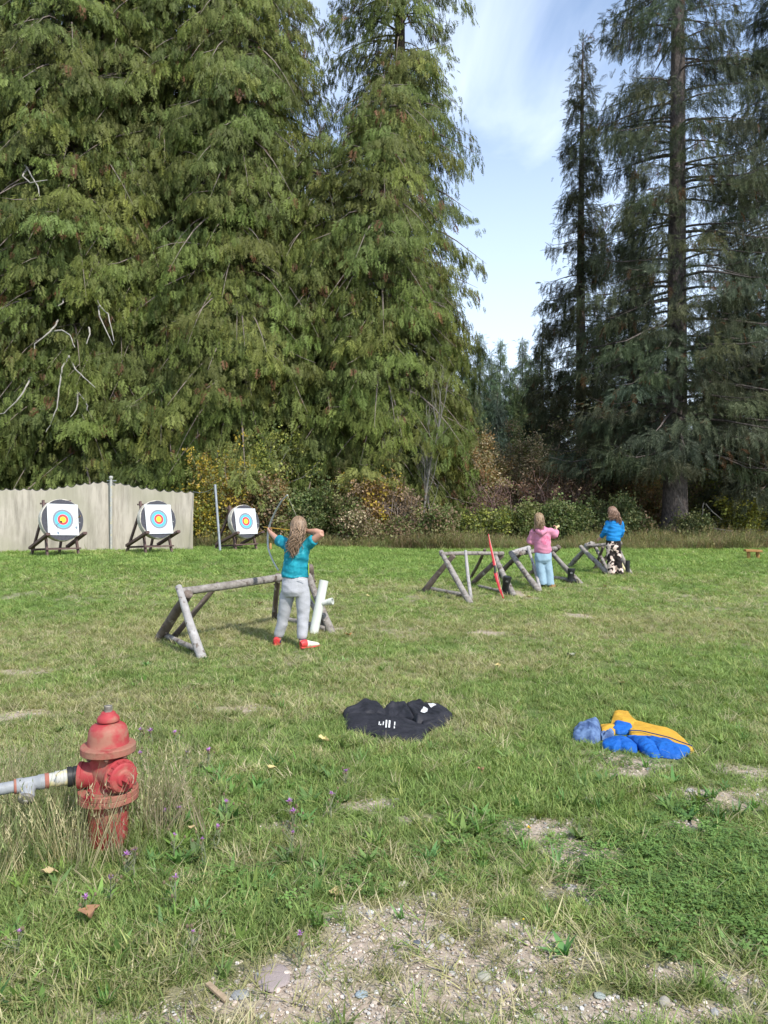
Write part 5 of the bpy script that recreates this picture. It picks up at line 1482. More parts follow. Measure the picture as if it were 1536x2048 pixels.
def drape_patch(pxs, nm, par, mt, objs, nu=6, lift=.006):
    # small patch lying on the cloth: bilinear between four pixel corners
    cs = [G(*q) for q in pxs]; mb = MB(); vs = []
    for j in range(nu + 1):
        for i in range(nu + 1):
            p = cs[0].lerp(cs[1], i / nu).lerp(cs[3].lerp(cs[2], i / nu), j / nu); p.z = surf_z(objs, p.x, p.y) + lift; vs.append(p)
    mb.add(vs, [(j * (nu + 1) + i, j * (nu + 1) + i + 1, (j + 1) * (nu + 1) + i + 1, (j + 1) * (nu + 1) + i) for j in range(nu) for i in range(nu)])
    return build(mb, nm, M[mt], par, fix=False)
yo = 44   # the hood and back stand above the ground, so aim lower on the ground plane
drape_patch(zb([(1140, 175 + yo), (1200, 160 + yo), (1245, 195 + yo), (1180, 225 + yo)]), 'white_tag', bj, 'white_print', jparts)
drape_patch(zb([(1090, 205 + yo), (1142, 230 + yo), (1105, 290 + yo), (1050, 255 + yo)]), 'white_tag', bj, 'white_print', jparts)
for (x0, x1, y0, y1) in [(540, 552, 395, 430), (556, 572, 420, 432), (590, 603, 392, 432), (624, 642, 385, 445), (662, 682, 385, 450), (728, 742, 392, 460)]:
    drape_patch(zb([(x0, y0 + 45), (x1, y0 + 45), (x1 - 6, y1 + 45), (x0 - 6, y1 + 45)]), 'printed_mark', bj, 'white_print', jparts, 3, .004)
zj = Z(270 / 1536, 1130, 1410)
wj = thing('jacket', G(1265, 1490), 'blue puffer jacket with bright yellow lining lying open on the grass', 'jacket')
mb = MB()
pillow(mb, [(505, 300), (530, 210), (555, 120), (600, 98), (720, 120), (775, 200), (840, 255), (810, 330), (680, 330), (560, 320)], 0.014, 6, wr=.008, tr=zj, ridges=[((540, 175), (740, 170), .015, .02)])
pillow(mb, [(700, 200), (860, 240), (1000, 275), (1160, 308), (1280, 365), (1380, 460), (1480, 560), (1400, 575), (1300, 545), (1100, 490), (900, 430), (740, 400)], 0.012, 7, wr=.008, tr=zj)
pillow(mb, [(400, 280), (520, 270), (600, 300), (560, 350), (420, 350)], 0.011, 17, wr=.008, tr=zj)
build(mb, 'lining', M['yellow_lining'], wj, ang=80)
mb = MB(); pillow(mb, [(535, 330), (560, 250), (600, 232), (765, 285), (775, 330), (680, 350), (600, 350)], 0.017, 8, wr=.008, tr=zj, ridges=[((570, 270), (760, 315), .03, .03)])
build(mb, 'collar', M['blue_nylon'], wj, ang=80)
mb = MB(); pillow(mb, [(415, 490), (440, 445), (520, 415), (640, 412), (740, 445), (825, 520), (825, 560), (700, 550), (630, 530), (560, 545), (500, 530), (450, 510)], 0.030, 9, wr=.0055, wf=11, tr=zj, across=True)
build(mb, 'sleeve', M['blue_nylon'], wj, ang=80)
mb = MB(); pillow(mb, [(690, 410), (780, 400), (900, 415), (1010, 470), (1060, 540), (1085, 615), (1000, 618), (920, 590), (830, 520), (750, 440)], 0.030, 10, wr=.0055, wf=11, tr=zj, across=True)
build(mb, 'sleeve', M['blue_nylon'], wj, ang=80)
mb = MB(); pillow(mb, [(770, 385), (1000, 425), (1180, 470), (1300, 515), (1440, 565), (1370, 602), (1290, 632), (1150, 618), (1070, 600), (1000, 500), (860, 420)], 0.022, 11, wr=.0055, wf=11, tr=zj, ridges=[((1040, 450), (1200, 480), .03, .03), ((1100, 560), (1400, 560), .02, .05)])
build(mb, 'front_panel', M['blue_nylon'], wj, ang=80)
M['navy_zip'] = cloth_mat('navy_zip_tape', (.012, .04, .14), (.01, .03, .11))
zp = [(720, 385), (860, 395), (1000, 428), (1180, 472), (1300, 516), (1445, 566)]
mb = MB(); q = [G(*s_) + Vector((0, 0, .056)) for s_ in zj(zp)]; q = limb_path(q, 6); mb.loft(q, [.0035] * len(q), 6); build(mb, 'zip', M['navy_zip'], wj)
mb = MB(); pillow(mb, [(82, 400), (95, 330), (160, 280), (240, 255), (330, 250), (400, 270), (412, 330), (405, 410), (360, 450), (300, 462), (240, 440), (190, 435), (120, 430)], 0.044, 12, wr=.012, wf=11, tr=zj, ridges=[((180, 300), (340, 280), .04, .05), ((190, 330), (230, 420), .03, .03), ((350, 300), (330, 430), .03, .03)])
build(mb, 'hood', M['denim_cloth'], wj, ang=80)
mb = MB(); pillow(mb, [(390, 360), (480, 345), (560, 350), (540, 400), (420, 420)], 0.017, 13, wr=.02, wf=11, tr=zj); build(mb, 'hood_lining', M['denim_cloth'], wj, ang=80)

# ------------------------------------------------------------------ people
def remesh(mb, name, mats, voxel=.012, smooth_it=4, wr=None, seed=0):
    me = mb.mesh('tmp', mats); fix_normals(me)
    o = bpy.data.objects.new('tmp', me); C.objects.link(o)
    md = o.modifiers.new('r', 'REMESH'); md.mode = 'VOXEL'; md.voxel_size = voxel; md.use_smooth_shade = True
    sm = o.modifiers.new('s', 'SMOOTH'); sm.iterations = smooth_it; sm.factor = .5
    dg = bpy.context.evaluated_depsgraph_get()
    out_ = bpy.data.meshes.new_from_object(o.evaluated_get(dg)); out_.name = name
    bpy.data.objects.remove(o); bpy.data.meshes.remove(me)
    out_.materials.clear()
    for mt in (mats if isinstance(mats, (list, tuple)) else [mats]): out_.materials.append(mt)
    if wr:
        amp, fx, fz = wr
        nv = len(out_.vertices); no_ = [v.normal.copy() for v in out_.vertices]
        for i, v in enumerate(out_.vertices):
            p = v.co
            w = 1 - 2.4 * abs(mnoise.noise(Vector((p.x * fx + p.z * fz * .5, p.y * fx, p.z * fz + seed))))
            w += .5 * mnoise.noise(Vector((p.x * fx * 2, p.y * fx * 2, p.z * fz * 2 + seed)))
            v.co = p + no_[i] * (amp * w)
    out_.polygons.foreach_set('use_smooth', [True] * len(out_.polygons)); out_.update()
    return out_
def hand(mb, w, d, palm, s=1.0, curl=1.0, thumb=1):
    # wrist w, direction d, palm normal; palm, four curled fingers of different lengths, thumb from the side
    d = Vector(d).normalized(); n_ = Vector(palm); n_ = (n_ - d * n_.dot(d)).normalized(); sd_ = d.cross(n_)
    mb.loft([w, w + d * .03 * s, w + d * .06 * s, w + d * .078 * s], [(.020 * s, .015 * s), (.030 * s, .015 * s), (.034 * s, .014 * s), (.032 * s, .011 * s)], 10, ref=sd_)
    for k, L in enumerate((.060, .068, .064, .050)):
        b0 = w + d * .074 * s + sd_ * (.024 - .016 * k) * s; pts = [b0 - d * .01 * s]; a = 0
        for j in range(4):
            pts.append(pts[-1] + (d * math.cos(a) + n_ * math.sin(a)) * L * s / 3.2); a += .85 * curl
        mb.loft(pts, [.0085 * s, .0085 * s, .008 * s, .0075 * s, .006 * s], 7)
    b0 = w + d * .025 * s + sd_ * .026 * s * thumb; pts = [b0]; dv = (d * .6 + sd_ * .7 * thumb + n_ * .5).normalized()
    for j in range(3):
        pts.append(pts[-1] + dv * .022 * s); dv = (dv + n_ * .45 * curl - sd_ * .3 * thumb).normalized()
    mb.loft(pts, [.010 * s, .010 * s, .009 * s, .007 * s], 7)
def face(mb, c, f, s=1.0):
    # head with skull, jaw, nose, ears; f = facing
    f = Vector(f).normalized(); up = Vector((0, 0, 1)); r_ = f.cross(up).normalized(); up = r_.cross(f)
    rot = Matrix((r_, f, up)).transposed()
    mb.ball(c + up * .02 * s, (.072 * s, .090 * s, .095 * s), rot=rot, seg=18, ring=12)
    mb.ball(c + f * .022 * s - up * .045 * s, (.055 * s, .062 * s, .070 * s), rot=rot, seg=16, ring=10)
    mb.loft([c + f * .082 * s + up * .018 * s, c + f * .103 * s - up * .016 * s, c + f * .085 * s - up * .026 * s], [.008 * s, .013 * s, .010 * s], 8)
    for q in (-1, 1):
        mb.ball(c + r_ * q * .073 * s - f * .004 * s, (.010 * s, .020 * s, .028 * s), rot=rot, seg=8, ring=6)
    mb.loft([c + f * .074 * s - up * .058 * s - r_ * .022 * s, c + f * .084 * s - up * .056 * s, c + f * .074 * s - up * .058 * s + r_ * .022 * s], [.005 * s, .008 * s, .005 * s], 6)
M['eye'] = mat('dark_eye', (.03, .025, .02), None, .2, 10, bump=0)
def eyes(c, f, par, s=1.0):
    f = Vector(f).normalized(); up = Vector((0, 0, 1)); r_ = f.cross(up).normalized()
    for q in (-1, 1):
        mb = MB(); mb.ball(c + f * .080 * s + r_ * q * .03 * s + up * .008 * s, .010 * s, seg=8, ring=6); build(mb, 'eye', M['eye'], par)
def hair_mat(name, c1, c2):
    m, n, l, out = new_mat(name)
    b = n.new('ShaderNodeBsdfPrincipled'); b.inputs['Roughness'].default_value = .42; b.inputs['Specular IOR Level'].default_value = .4; l.new(b.outputs[0], out.inputs[0])
    a = n.new('ShaderNodeAttribute'); a.attribute_name = 'shade'
    cr = n.new('ShaderNodeValToRGB'); cr.color_ramp.elements[0].color = (*c1, 1); cr.color_ramp.elements[1].color = (*c2, 1)
    l.new(a.outputs['Fac'], cr.inputs[0]); l.new(cr.outputs[0], b.inputs['Base Color']); return m
def hair(par, c, f, targets, mt, seed, n=420, s=1.0, wave=.012, wf=14, rad=.0055, part=(0, 0), name='hair', push=1.07, spread=.03):
    # locks start on the scalp, run over the skull and fall to one of the target points
    rng = random.Random(seed); f = Vector(f).normalized(); up0 = Vector((0, 0, 1)); r_ = f.cross(up0).normalized(); up = r_.cross(f)
    mb = MB(); shade = []
    hc = c + up * .02 * s
    cap = MB(); rot = Matrix((r_, f, up)).transposed()
    def onskull(v, k): # v unit in head frame (right, front, up)
        return hc + (r_ * v.x * .078 + f * v.y * .096 + up * v.z * .101) * s * k
    nv0 = 0
    for i in range(n):
        th = rng.uniform(0, 1) ** .8 * 1.35; ph = rng.uniform(0, 2 * math.pi)
        v = Vector((math.sin(th) * math.cos(ph), math.sin(th) * math.sin(ph), math.cos(th)))
        if v.y > .55 and v.z < .55: continue
        tgt, w_ = targets[rng.randrange(len(targets))]
        tgt = Vector(tgt) + Vector((rng.gauss(0, w_), rng.gauss(0, w_ * .7), rng.gauss(0, .03)))
        pts = [onskull(v, push)]
        # slide down the skull away from the face
        dv = Vector((v.x * 1.2, min(v.y, 0) - .35, -.2)).normalized() if v.length else Vector((0, -1, 0))
        if abs(v.x) > .5: dv = Vector((v.x * 1.2, v.y * .3 - .15, -.3)).normalized()
        w = v.copy()
        for k in range(4):
            w = (w + Vector((dv.x * .16, dv.y * .22, -.30))).normalized()
            if w.y > .5: w.y = .5; w.normalize()
            pts.append(onskull(w, push + rng.uniform(0, .05)))
        p0 = pts[-1]; ph1, ph2 = rng.uniform(0, 6.28), rng.uniform(0, 6.28)
        K = 9
        for k in range(1, K + 1):
            t_ = k / K; q = p0.lerp(tgt, t_)
            bulge = math.sin(math.pi * t_) * spread * s
            q = q - f * bulge
            q += r_ * wave * math.sin(wf * t_ + ph1) * min(1, t_ * 2) + f * wave * .6 * math.sin(wf * t_ + ph2) * min(1, t_ * 2)
            pts.append(q)
        K2 = len(pts)
        rads = [rad * s * (1 - .75 * max(0, (j / K2 - .6) / .4)) for j in range(K2)]
        b0 = len(mb.v); mb.loft(pts, rads, 4, cap=False)
        shade += [rng.random()] * (len(mb.v) - b0)
    b0 = len(mb.v)
    vs = []; fs = []; ring_, seg_ = 10, 20   # scalp under the locks
    for i in range(ring_ + 1):
        th = 1.75 * i / ring_
        for k in range(seg_):
            ph = 2 * math.pi * k / seg_; v = Vector((math.sin(th) * math.cos(ph), math.sin(th) * math.sin(ph), math.cos(th)))
            if v.y > .45 and v.z < .6: v = Vector((v.x, .45, max(v.z, .6))).normalized()
            vs.append(onskull(v, push - .03))
    for i in range(ring_):
        for k in range(seg_): fs.append((i * seg_ + k, (i + 1) * seg_ + k, (i + 1) * seg_ + (k + 1) % seg_, i * seg_ + (k + 1) % seg_))
    mb.add(vs, fs); shade += [.3] * (len(mb.v) - b0)
    me = mb.mesh('hair', mt); a = me.attributes.new('shade', 'FLOAT', 'POINT'); a.data.foreach_set('value', np.array(shade, np.float32))
    return link(name, me, par)
def shoe(par, heel, d, L, up_mt, heel_mt, sole_mt, s=1.0):
    # heel point on the ground, direction of the toe
    d = Vector((d[0], d[1], 0)).normalized(); z = Vector((0, 0, 1)); h = Vector(heel); sd_ = d.cross(z)
    root = MB()
    st = [(-.005, .026, .030, .050), (.02, .036, .042, .055), (.06, .039, .046, .05), (.11, .041, .036, .043), (.16, .045, .028, .037), (.20, .041, .022, .032), (.225, .022, .014, .028)]
    root.loft([h + d * (a * L / .22) + z * zz for a, w_, hh, zz in st], [(w_ * s, hh * s) for a, w_, hh, zz in st], 16, ref=sd_)
    sh = build(root, 'shoe', M[up_mt], par)
    mb = MB(); st2 = st[:3]
    mb.loft([h + d * (a * L / .22 - .003) + z * (zz + .001) for a, w_, hh, zz in st2], [(w_ * s * 1.06, hh * s * 1.07) for a, w_, hh, zz in st2], 16, ref=sd_); build(mb, 'heel_counter', M[heel_mt], sh)
    mb = MB(); st3 = [(-.012, .028), (.02, .04), (.08, .042), (.15, .048), (.20, .043), (.232, .02)]
    mb.loft([h + d * (a * L / .22) + z * .014 for a, w_ in st3], [(w_ * s, .014) for a, w_ in st3], 14, ref=sd_); build(mb, 'sole', M[sole_mt], sh)

M['teal_shirt'] = cloth_mat('teal_sports_shirt', (.004, .17, .23), (.012, .27, .34), rough=.8, scale=9, lo=.42, hi=.6, bump=.3, c3=(.06, .38, .45), s3=14, t3=(.60, .70))
M['lime'] = mat('lime_stripe', (.45, .62, .08), None, .6, 10, bump=0)
M['grey_sweat'] = cloth_mat('pale_grey_sweatpants', (.43, .43, .455), (.36, .36, .38), bump=.3, bscale=60)
M['navy_sock'] = cloth_mat('navy_sock', (.02, .025, .10), (.03, .035, .13))
M['shoe_white'] = mat('white_shoe', (.68, .66, .55), (.55, .53, .42), .6, 20, bump=.1)
M['shoe_red'] = mat('coral_red_shoe', (.62, .06, .055), (.52, .04, .045), .5, 20, bump=.1)
M['pink_hoodie'] = cloth_mat('pink_hoodie', (.58, .235, .33), (.50, .19, .28), bump=.3, bscale=50)
M['pink_print'] = cloth_mat('darker_pink_print', (.50, .12, .21), (.56, .20, .30), scale=30, lo=.45, hi=.55, bump=0)
M['light_jeans'] = cloth_mat('light_blue_jeans', (.30, .43, .52), (.25, .37, .46), bump=.3, bscale=60)
M['tan_shoe'] = mat('tan_boot', (.42, .25, .12), (.32, .18, .085), .7, 20, bump=.1)
M['blue_sweat'] = cloth_mat('blue_sweatshirt', (.012, .22, .55), (.010, .18, .48), bump=.3, bscale=50)
M['camo_pants'] = cloth_mat('black_and_cream_patterned_trousers', (.018, .013, .013), (.70, .54, .47), scale=11, detail=1, lo=.50, hi=.53, bump=.2)
M['hair_brown'] = hair_mat('light_brown_hair', (.075, .047, .027), (.34, .225, .14))
M['hair_blond'] = hair_mat('dark_blond_hair', (.13, .08, .04), (.36, .25, .145))
M['hair_auburn'] = hair_mat('reddish_blond_hair', (.12, .065, .04), (.32, .195, .135))

# --- archer in teal -------------------------------------------------
D = 8.2
A = lambda x, y, dd=0.0: P(x, y, D + dd)
fl, fr_ = G(553, 1293), G(607, 1298)
p1 = thing('person', G(582, 1296), 'person with long wavy hair in teal shirt and grey trousers drawing a bow', 'person')
mb = MB(); facing = Vector((-.35, .94, 0))
hc = A(597, 1056, .0)
face(mb, hc, facing)
mb.loft([A(597, 1068), A(596, 1078), A(595, 1090)], [.045, .045, .06], 12)
mb.loft([A(595, 1086), A(594, 1098), A(592, 1125), A(590, 1150), A(590, 1172)], [(.11, .06), (.12, .08), (.105, .075), (.12, .085), (.12, .09)], 16, ref=(1, 0, 0))
for hip, knee, ank in (((577, 1172, .03), (567, 1226, .07), (556, 1280, .10)), ((603, 1172, .0), (606, 1230, 0), (604, 1284, -.05))):
    mb.loft([A(*hip), A(*knee), A(ank[0], ank[1], ank[2])], [.075, .052, .036], 12)
lw = A(541, 1065, .44)
mb.loft([A(572, 1089, .06), A(562, 1083, .17), A(553, 1077, .27), A(547, 1071, .36), lw], [.046, .040, .034, .030, .023], 12)
hand(mb, lw, A(535, 1060, .52) - lw, Vector((.9, .2, .2)), 1.0, 1.05, 1)
rw = A(613, 1063, .04)
mb.loft([A(617, 1089, .0), A(630, 1078, -.06), A(644, 1067, -.10)], [.046, .043, .037], 12)
mb.loft([A(644, 1067, -.10), A(632, 1063, -.05), A(620, 1063, .0), rw], [.037, .036, .029, .024], 12)
hand(mb, rw, A(606, 1062, .08) - rw, Vector((.1, .9, -.3)), .95, 1.2, -1)
for a_, foot, dv in (((556, 1280, .10), fl, (-.1, 1)), ((604, 1284, -.05), fr_, (.85, .5))):
    dv = Vector((dv[0], dv[1], 0)).normalized()
    mb.loft([A(*a_) - dv * .01, foot + Vector((0, 0, .045)) + dv * .05, foot + Vector((0, 0, .03)) + dv * .15], [.036, .033, .024], 10)
link('body', remesh(mb, 'body', M['skin'], .007, 4), p1)
eyes(hc, facing, p1)
mb = MB()
mb.loft([A(597, 1079), A(596.5, 1083), A(595.5, 1089), A(594, 1099), A(592.5, 1118), A(591, 1136), A(590, 1147), A(590, 1154)],
        [(.050, .055), (.085, .065), (.132, .078), (.140, .098), (.132, .098), (.138, .102), (.148, .108), (.152, .112)], 22, ref=(1, 0.12, 0))
mb.loft([A(580, 1092, .03), A(571, 1088, .08), A(562, 1083, .17), A(558.5, 1081, .215)], [.066, .064, .060, .060], 14)
mb.loft([A(607, 1093, .0), A(616, 1088, -.01), A(624, 1083, -.035), A(629, 1079.5, -.055)], [.066, .064, .060, .062], 14)
link('shirt', remesh(mb, 'shirt', M['teal_shirt'], .010, 4, (.0075, 6, 12), 2), p1)
mb = MB(); q = [A(617.2, 1127, -.02), A(617.4, 1140, -.02), A(618, 1150, -.02)]; mb.loft(q, [(.004, .022)] * 3, 8, ref=(1, 0, 0)); build(mb, 'side_stripe', M['lime'], p1)
mb = MB()
mb.loft([A(590, 1148), A(590, 1156), A(590, 1168), A(590.5, 1182), A(591, 1192)], [(.132, .094), (.140, .104), (.148, .114), (.150, .114), (.125, .09)], 22, ref=(1, 0, 0))
mb.loft([A(577, 1176, .02), A(573, 1198, .04), A(568, 1225, .07), A(563, 1252, .09), A(558, 1268, .10), A(557.5, 1274, .10)], [.080, .080, .068, .061, .054, .044], 16)
mb.loft([A(604, 1176, .0), A(606, 1198, .0), A(606.5, 1228, .0), A(605.5, 1254, -.02), A(604, 1271, -.04), A(603.5, 1277, -.04)], [.080, .080, .069, .062, .056, .046], 16)
pz = link('trousers', remesh(mb, 'trousers', M['grey_sweat'], .010, 3, (.0045, 7, 9), 5), p1)
mb = MB(); mb.beam(A(596, 1158, -.128), A(610, 1160, -.118), .006, .004, up=(0, 1, 0)); build(mb, 'pocket_seam', M['white_print'], p1)
for c0, c1 in ((A(557, 1272, .10), A(555.5, 1284, .11)), (A(604, 1275, -.045), A(606, 1287, -.04))):
    mb = MB(); mb.loft([c0, c1], [.040, .038], 12); build(mb, 'sock', M['navy_sock'], p1)
shoe(p1, fl, (-.12, 1), .235, 'shoe_white', 'shoe_red', 'shoe_red')
shoe(p1, fr_ + Vector((-.02, -.03, 0)), (.75, .66), .225, 'shoe_white', 'shoe_red', 'shoe_red')
back = .15
hair(p1, hc, Vector((-.25, .97, 0)), [(A(585, 1104, -back), .016), (A(581, 1094, -back), .026), (A(588, 1088, -back), .024), (A(583, 1102, -back), .016), (A(599, 1081, -.11), .02)], M['hair_brown'], 4, n=600, wave=.018, wf=13, spread=.03, push=1.09)
# her bow, string and arrow
bw = thing('bow', A(537, 1060, .50), 'pale plastic bow bent at full draw in the hands of the archer in teal', 'bow')
gp_ = [A(575, 990, .18), A(562, 1004, .30), A(549, 1027, .43), A(541, 1046, .50), A(537, 1062, .53), A(535.5, 1078, .52), A(537, 1098, .46), A(545, 1120, .37), A(557, 1141, .24)]
bp_ = limb_path(gp_, 6); n_ = len(bp_)
mb = MB(); mb.loft(bp_, [.008 + .005 * (1 - abs(2 * i / (n_ - 1) - 1)) for i in range(n_)], 10); build(mb, 'limb', M['bow_grey'], bw)
nock = A(606, 1063, .10)
mb = MB(); mb.loft([bp_[0], nock], [.0011, .0011], 5); mb.loft([nock, bp_[-1]], [.0011, .0011], 5); build(mb, 'string', M['string'], bw)
mb = MB(); mb.loft(bp_[22:27], [.0155] * 5, 10); build(mb, 'grip', M['bow_grey'], bw)
ar = thing('arrow', nock, 'yellow-shafted arrow nocked on the bow of the archer in teal', 'arrow')
mb = MB(); mb.loft([nock, A(527, 1054, .66)], [.0045, .0045], 6); build(mb, 'shaft', M['arrow_wood'], ar)
mb = MB(); tip = A(527, 1054, .66); dd_ = (tip - nock).normalized(); mb.lathe([(.006, 0), (.006, .015), (.001, .03)], tip, dd_, 8); build(mb, 'tip', M['bare_steel'], ar)

# --- girl in pink ---------------------------------------------------
D = G(1090, 1176).y
B = lambda x, y, dd=0.0: P(x, y, D + dd)
p2 = thing('person', G(1091, 1175), 'person with blond hair in pink hoodie and light blue jeans holding a bow', 'person')
mb = MB(); facing = Vector((-.15, 1, 0)); hc = B(1078, 1040)
face(mb, hc, facing)
mb.loft([B(1079, 1048), B(1081, 1055), B(1083, 1062)], [.045, .046, .07], 12)
mb.loft([B(1083, 1059), B(1084, 1072), B(1085, 1090), B(1086, 1106), B(1087, 1116)], [(.12, .065), (.13, .085), (.115, .08), (.125, .09), (.12, .09)], 16, ref=(1, 0, 0))
fl2, fr2 = G(1085, 1174), G(1100, 1176)
for a_, k_, f_ in (((1080, 1114), (1082, 1142), fl2), ((1093, 1114), (1097, 1142), fr2)):
    mb.loft([B(*a_), B(*k_), f_ + Vector((0, 0, .07))], [.075, .054, .038], 12); mb.loft([f_ + Vector((0, -.02, .06)), f_ + Vector((.02, .12, .035))], [.034, .026], 10)
w2 = B(1060, 1076, .26); mb.loft([B(1067, 1062, .02), B(1062, 1086, .05), w2], [.045, .036, .023], 12); hand(mb, w2, Vector((.05, .8, .55)), Vector((.6, 0, -.3)), .95, .9, 1)
w2 = B(1113, 1060, .20); mb.loft([B(1099, 1060, 0), B(1110, 1071, .02), w2], [.045, .036, .023], 12); hand(mb, w2, Vector((-.1, .5, .8)), Vector((-.6, .2, 0)), .95, 1.0, -1)
link('body', remesh(mb, 'body', M['skin'], .009, 4), p2); eyes(hc, facing, p2)
mb = MB()
mb.loft([B(1081, 1054), B(1082, 1058), B(1083, 1063), B(1084, 1075), B(1085, 1090), B(1086, 1101), B(1086, 1107)],
        [(.070, .07), (.105, .08), (.142, .095), (.148, .115), (.148, .12), (.154, .125), (.142, .115)], 22, ref=(1, 0, 0))
mb.loft([B(1070, 1064, .0), B(1066, 1067, .02), B(1062, 1085, .04), B(1060.5, 1082, .14), B(1060, 1077.5, .21)], [.075, .070, .068, .062, .056], 14)
mb.loft([B(1095, 1064, .0), B(1101, 1063, .0), B(1109, 1070, .02), B(1112, 1064, .14)], [.075, .070, .068, .056], 14)
mb.loft([B(1073, 1057, -.06), B(1076, 1062, -.10), B(1083, 1067, -.14), B(1089, 1062, -.10), B(1091, 1057, -.05)], [.035, .045, .05, .045, .035], 12)
link('hoodie', remesh(mb, 'hoodie', M['pink_hoodie'], .013, 4, (.008, 5, 12), 8), p2)
# round darker print on the back
bpy.context.view_layer.update()
hood = [o for o in p2.children if o.name.startswith('hoodie')][0]
mb = MB(); vs = []; cpt = B(1089, 1080, 0)
def onback(x, z):
    hit, loc, nn, ii = hood.ray_cast(hood.matrix_world.inverted() @ Vector((x, cpt.y - 1, z)), Vector((0, 1, 0)))
    return (hood.matrix_world @ loc) + Vector((0, -.005, 0)) if hit else Vector((x, cpt.y - .13, z))
vs.append(onback(cpt.x, cpt.z))
for r_ in range(1, 6):
    for k in range(24): vs.append(onback(cpt.x + .085 * r_ / 5 * math.cos(k * math.pi / 12), cpt.z + .085 * r_ / 5 * math.sin(k * math.pi / 12)))
fs = [(0, 1 + k, 1 + (k + 1) % 24) for k in range(24)] + [(1 + (r_ - 1) * 24 + k, 1 + r_ * 24 + k, 1 + r_ * 24 + (k + 1) % 24, 1 + (r_ - 1) * 24 + (k + 1) % 24) for r_ in range(1, 5) for k in range(24)]
mb.add(vs, fs); build(mb, 'back_print', M['pink_print'], hood)
mb = MB()
mb.loft([B(1086, 1104), B(1086, 1110), B(1086.5, 1120), B(1087, 1126)], [(.145, .11), (.150, .115), (.150, .118), (.11, .09)], 20, ref=(1, 0, 0))
mb.loft([B(1079.5, 1112), B(1080.5, 1130), B(1083, 1150), B(1085, 1169)], [.082, .080, .076, .080], 16)
mb.loft([B(1093.5, 1112), B(1095, 1130), B(1098, 1150), B(1100, 1170)], [.082, .080, .074, .078], 16)
link('jeans', remesh(mb, 'jeans', M['light_jeans'], .012, 3, (.006, 8, 4), 3), p2)
shoe(p2, fl2 + Vector((0, -.06, 0)), (-.2, 1), .22, 'tan_shoe', 'tan_shoe', 'tan_shoe'); shoe(p2, fr2 + Vector((0, -.06, 0)), (.45, .9), .22, 'tan_shoe', 'tan_shoe', 'tan_shoe')
hair(p2, hc, Vector((-.1, 1, 0)), [(B(1078, 1052, -.14), .025), (B(1084, 1052, -.14), .025), (B(1081, 1054, -.14), .025), (B(1072, 1056, -.08), .02), (B(1066, 1072, .03), .008)], M['hair_blond'], 6, n=480, wave=.006, wf=6, spread=.02)
cb_ = thing('bow', w2, 'cream bow limb sticking up from the hand of the girl in pink', 'bow')
pts = limb_path([B(1105, 1068, .28), B(1109, 1060, .27), B(1113, 1055, .26), B(1119, 1051, .25)], 6); n_ = len(pts)
mb = MB(); mb.loft(pts, [(.030 - .012 * i / n_, .010) for i in range(n_)], 8, ref=(0, .3, 1)); build(mb, 'limb', M['bow_cream'], cb_)
pts = limb_path([B(1105, 1068, .28), B(1100, 1077, .28), B(1095, 1086, .27)], 6)
mb = MB(); mb.loft(pts, [(.024, .012)] * len(pts), 8, ref=(0, .3, 1)); build(mb, 'grip', M['bench_wood'], cb_)

# --- girl in blue ---------------------------------------------------
D = G(1231, 1151).y
E = lambda x, y, dd=0.0: P(x, y, D + dd)
p3 = thing('person', G(1231, 1150), 'person with fair braid in blue sweatshirt and black and cream trousers', 'person')
mb = MB(); facing = Vector((-.72, .70, 0)); hc = E(1224.5, 1025.5)
face(mb, hc, facing)
mb.loft([E(1226, 1032), E(1227, 1038), E(1228, 1043)], [.045, .046, .065], 12)
mb.loft([E(1229, 1041), E(1229, 1052), E(1228.5, 1066), E(1227, 1080), E(1227, 1090)], [(.115, .07), (.125, .085), (.115, .08), (.12, .09), (.12, .09)], 16, ref=(1, .5, 0))
fl3, fr3 = G(1223, 1149), G(1240, 1150)
for a_, k_, f_ in (((1220.5, 1090), (1222, 1119), fl3), ((1232.5, 1090), (1236, 1120), fr3)):
    mb.loft([E(*a_), E(*k_), f_ + Vector((0, 0, .07))], [.078, .056, .038], 12); mb.loft([f_ + Vector((0, 0, .05)), f_ + Vector((-.10, .08, .035))], [.034, .026], 10)
w3 = E(1201.5, 1074, .16); mb.loft([E(1217, 1044, .0), E(1212, 1061, .02), w3], [.046, .036, .023], 12); hand(mb, w3, Vector((-.5, .3, -.6)), Vector((.6, .3, 0)), 1, .5, 1)
w4 = E(1238, 1078, .15); mb.loft([E(1240, 1044, .05), E(1244, 1062, .08), w4], [.046, .036, .023], 12); hand(mb, w4, Vector((-.3, .6, -.5)), Vector((-.6, .1, 0)), 1, .7, -1)
link('body', remesh(mb, 'body', M['skin'], .010, 4), p3); eyes(hc, facing, p3)
mb = MB()
mb.loft([E(1227, 1036), E(1228, 1040), E(1229, 1044), E(1229, 1054), E(1228.5, 1066), E(1227, 1076), E(1226.5, 1082)],
        [(.065, .07), (.105, .08), (.135, .095), (.145, .115), (.148, .12), (.150, .122), (.142, .115)], 22, ref=(1, .3, 0))
mb.loft([E(1219, 1045, .0), E(1216, 1048, .0), E(1211.5, 1061, .02), E(1207, 1068, .08), E(1202.5, 1073, .14)], [.07, .066, .062, .056, .046], 14)
mb.loft([E(1238, 1045, .02), E(1241, 1048, .05), E(1243.5, 1062, .08), E(1240, 1074, .13)], [.07, .066, .060, .05], 14)
link('sweatshirt', remesh(mb, 'sweatshirt', M['blue_sweat'], .013, 4, (.008, 5, 12), 4), p3)
mb = MB()
mb.loft([E(1226.5, 1079), E(1226.5, 1086), E(1227, 1096), E(1227.5, 1102)], [(.135, .105), (.145, .115), (.145, .115), (.11, .09)], 20, ref=(1, 0, 0))
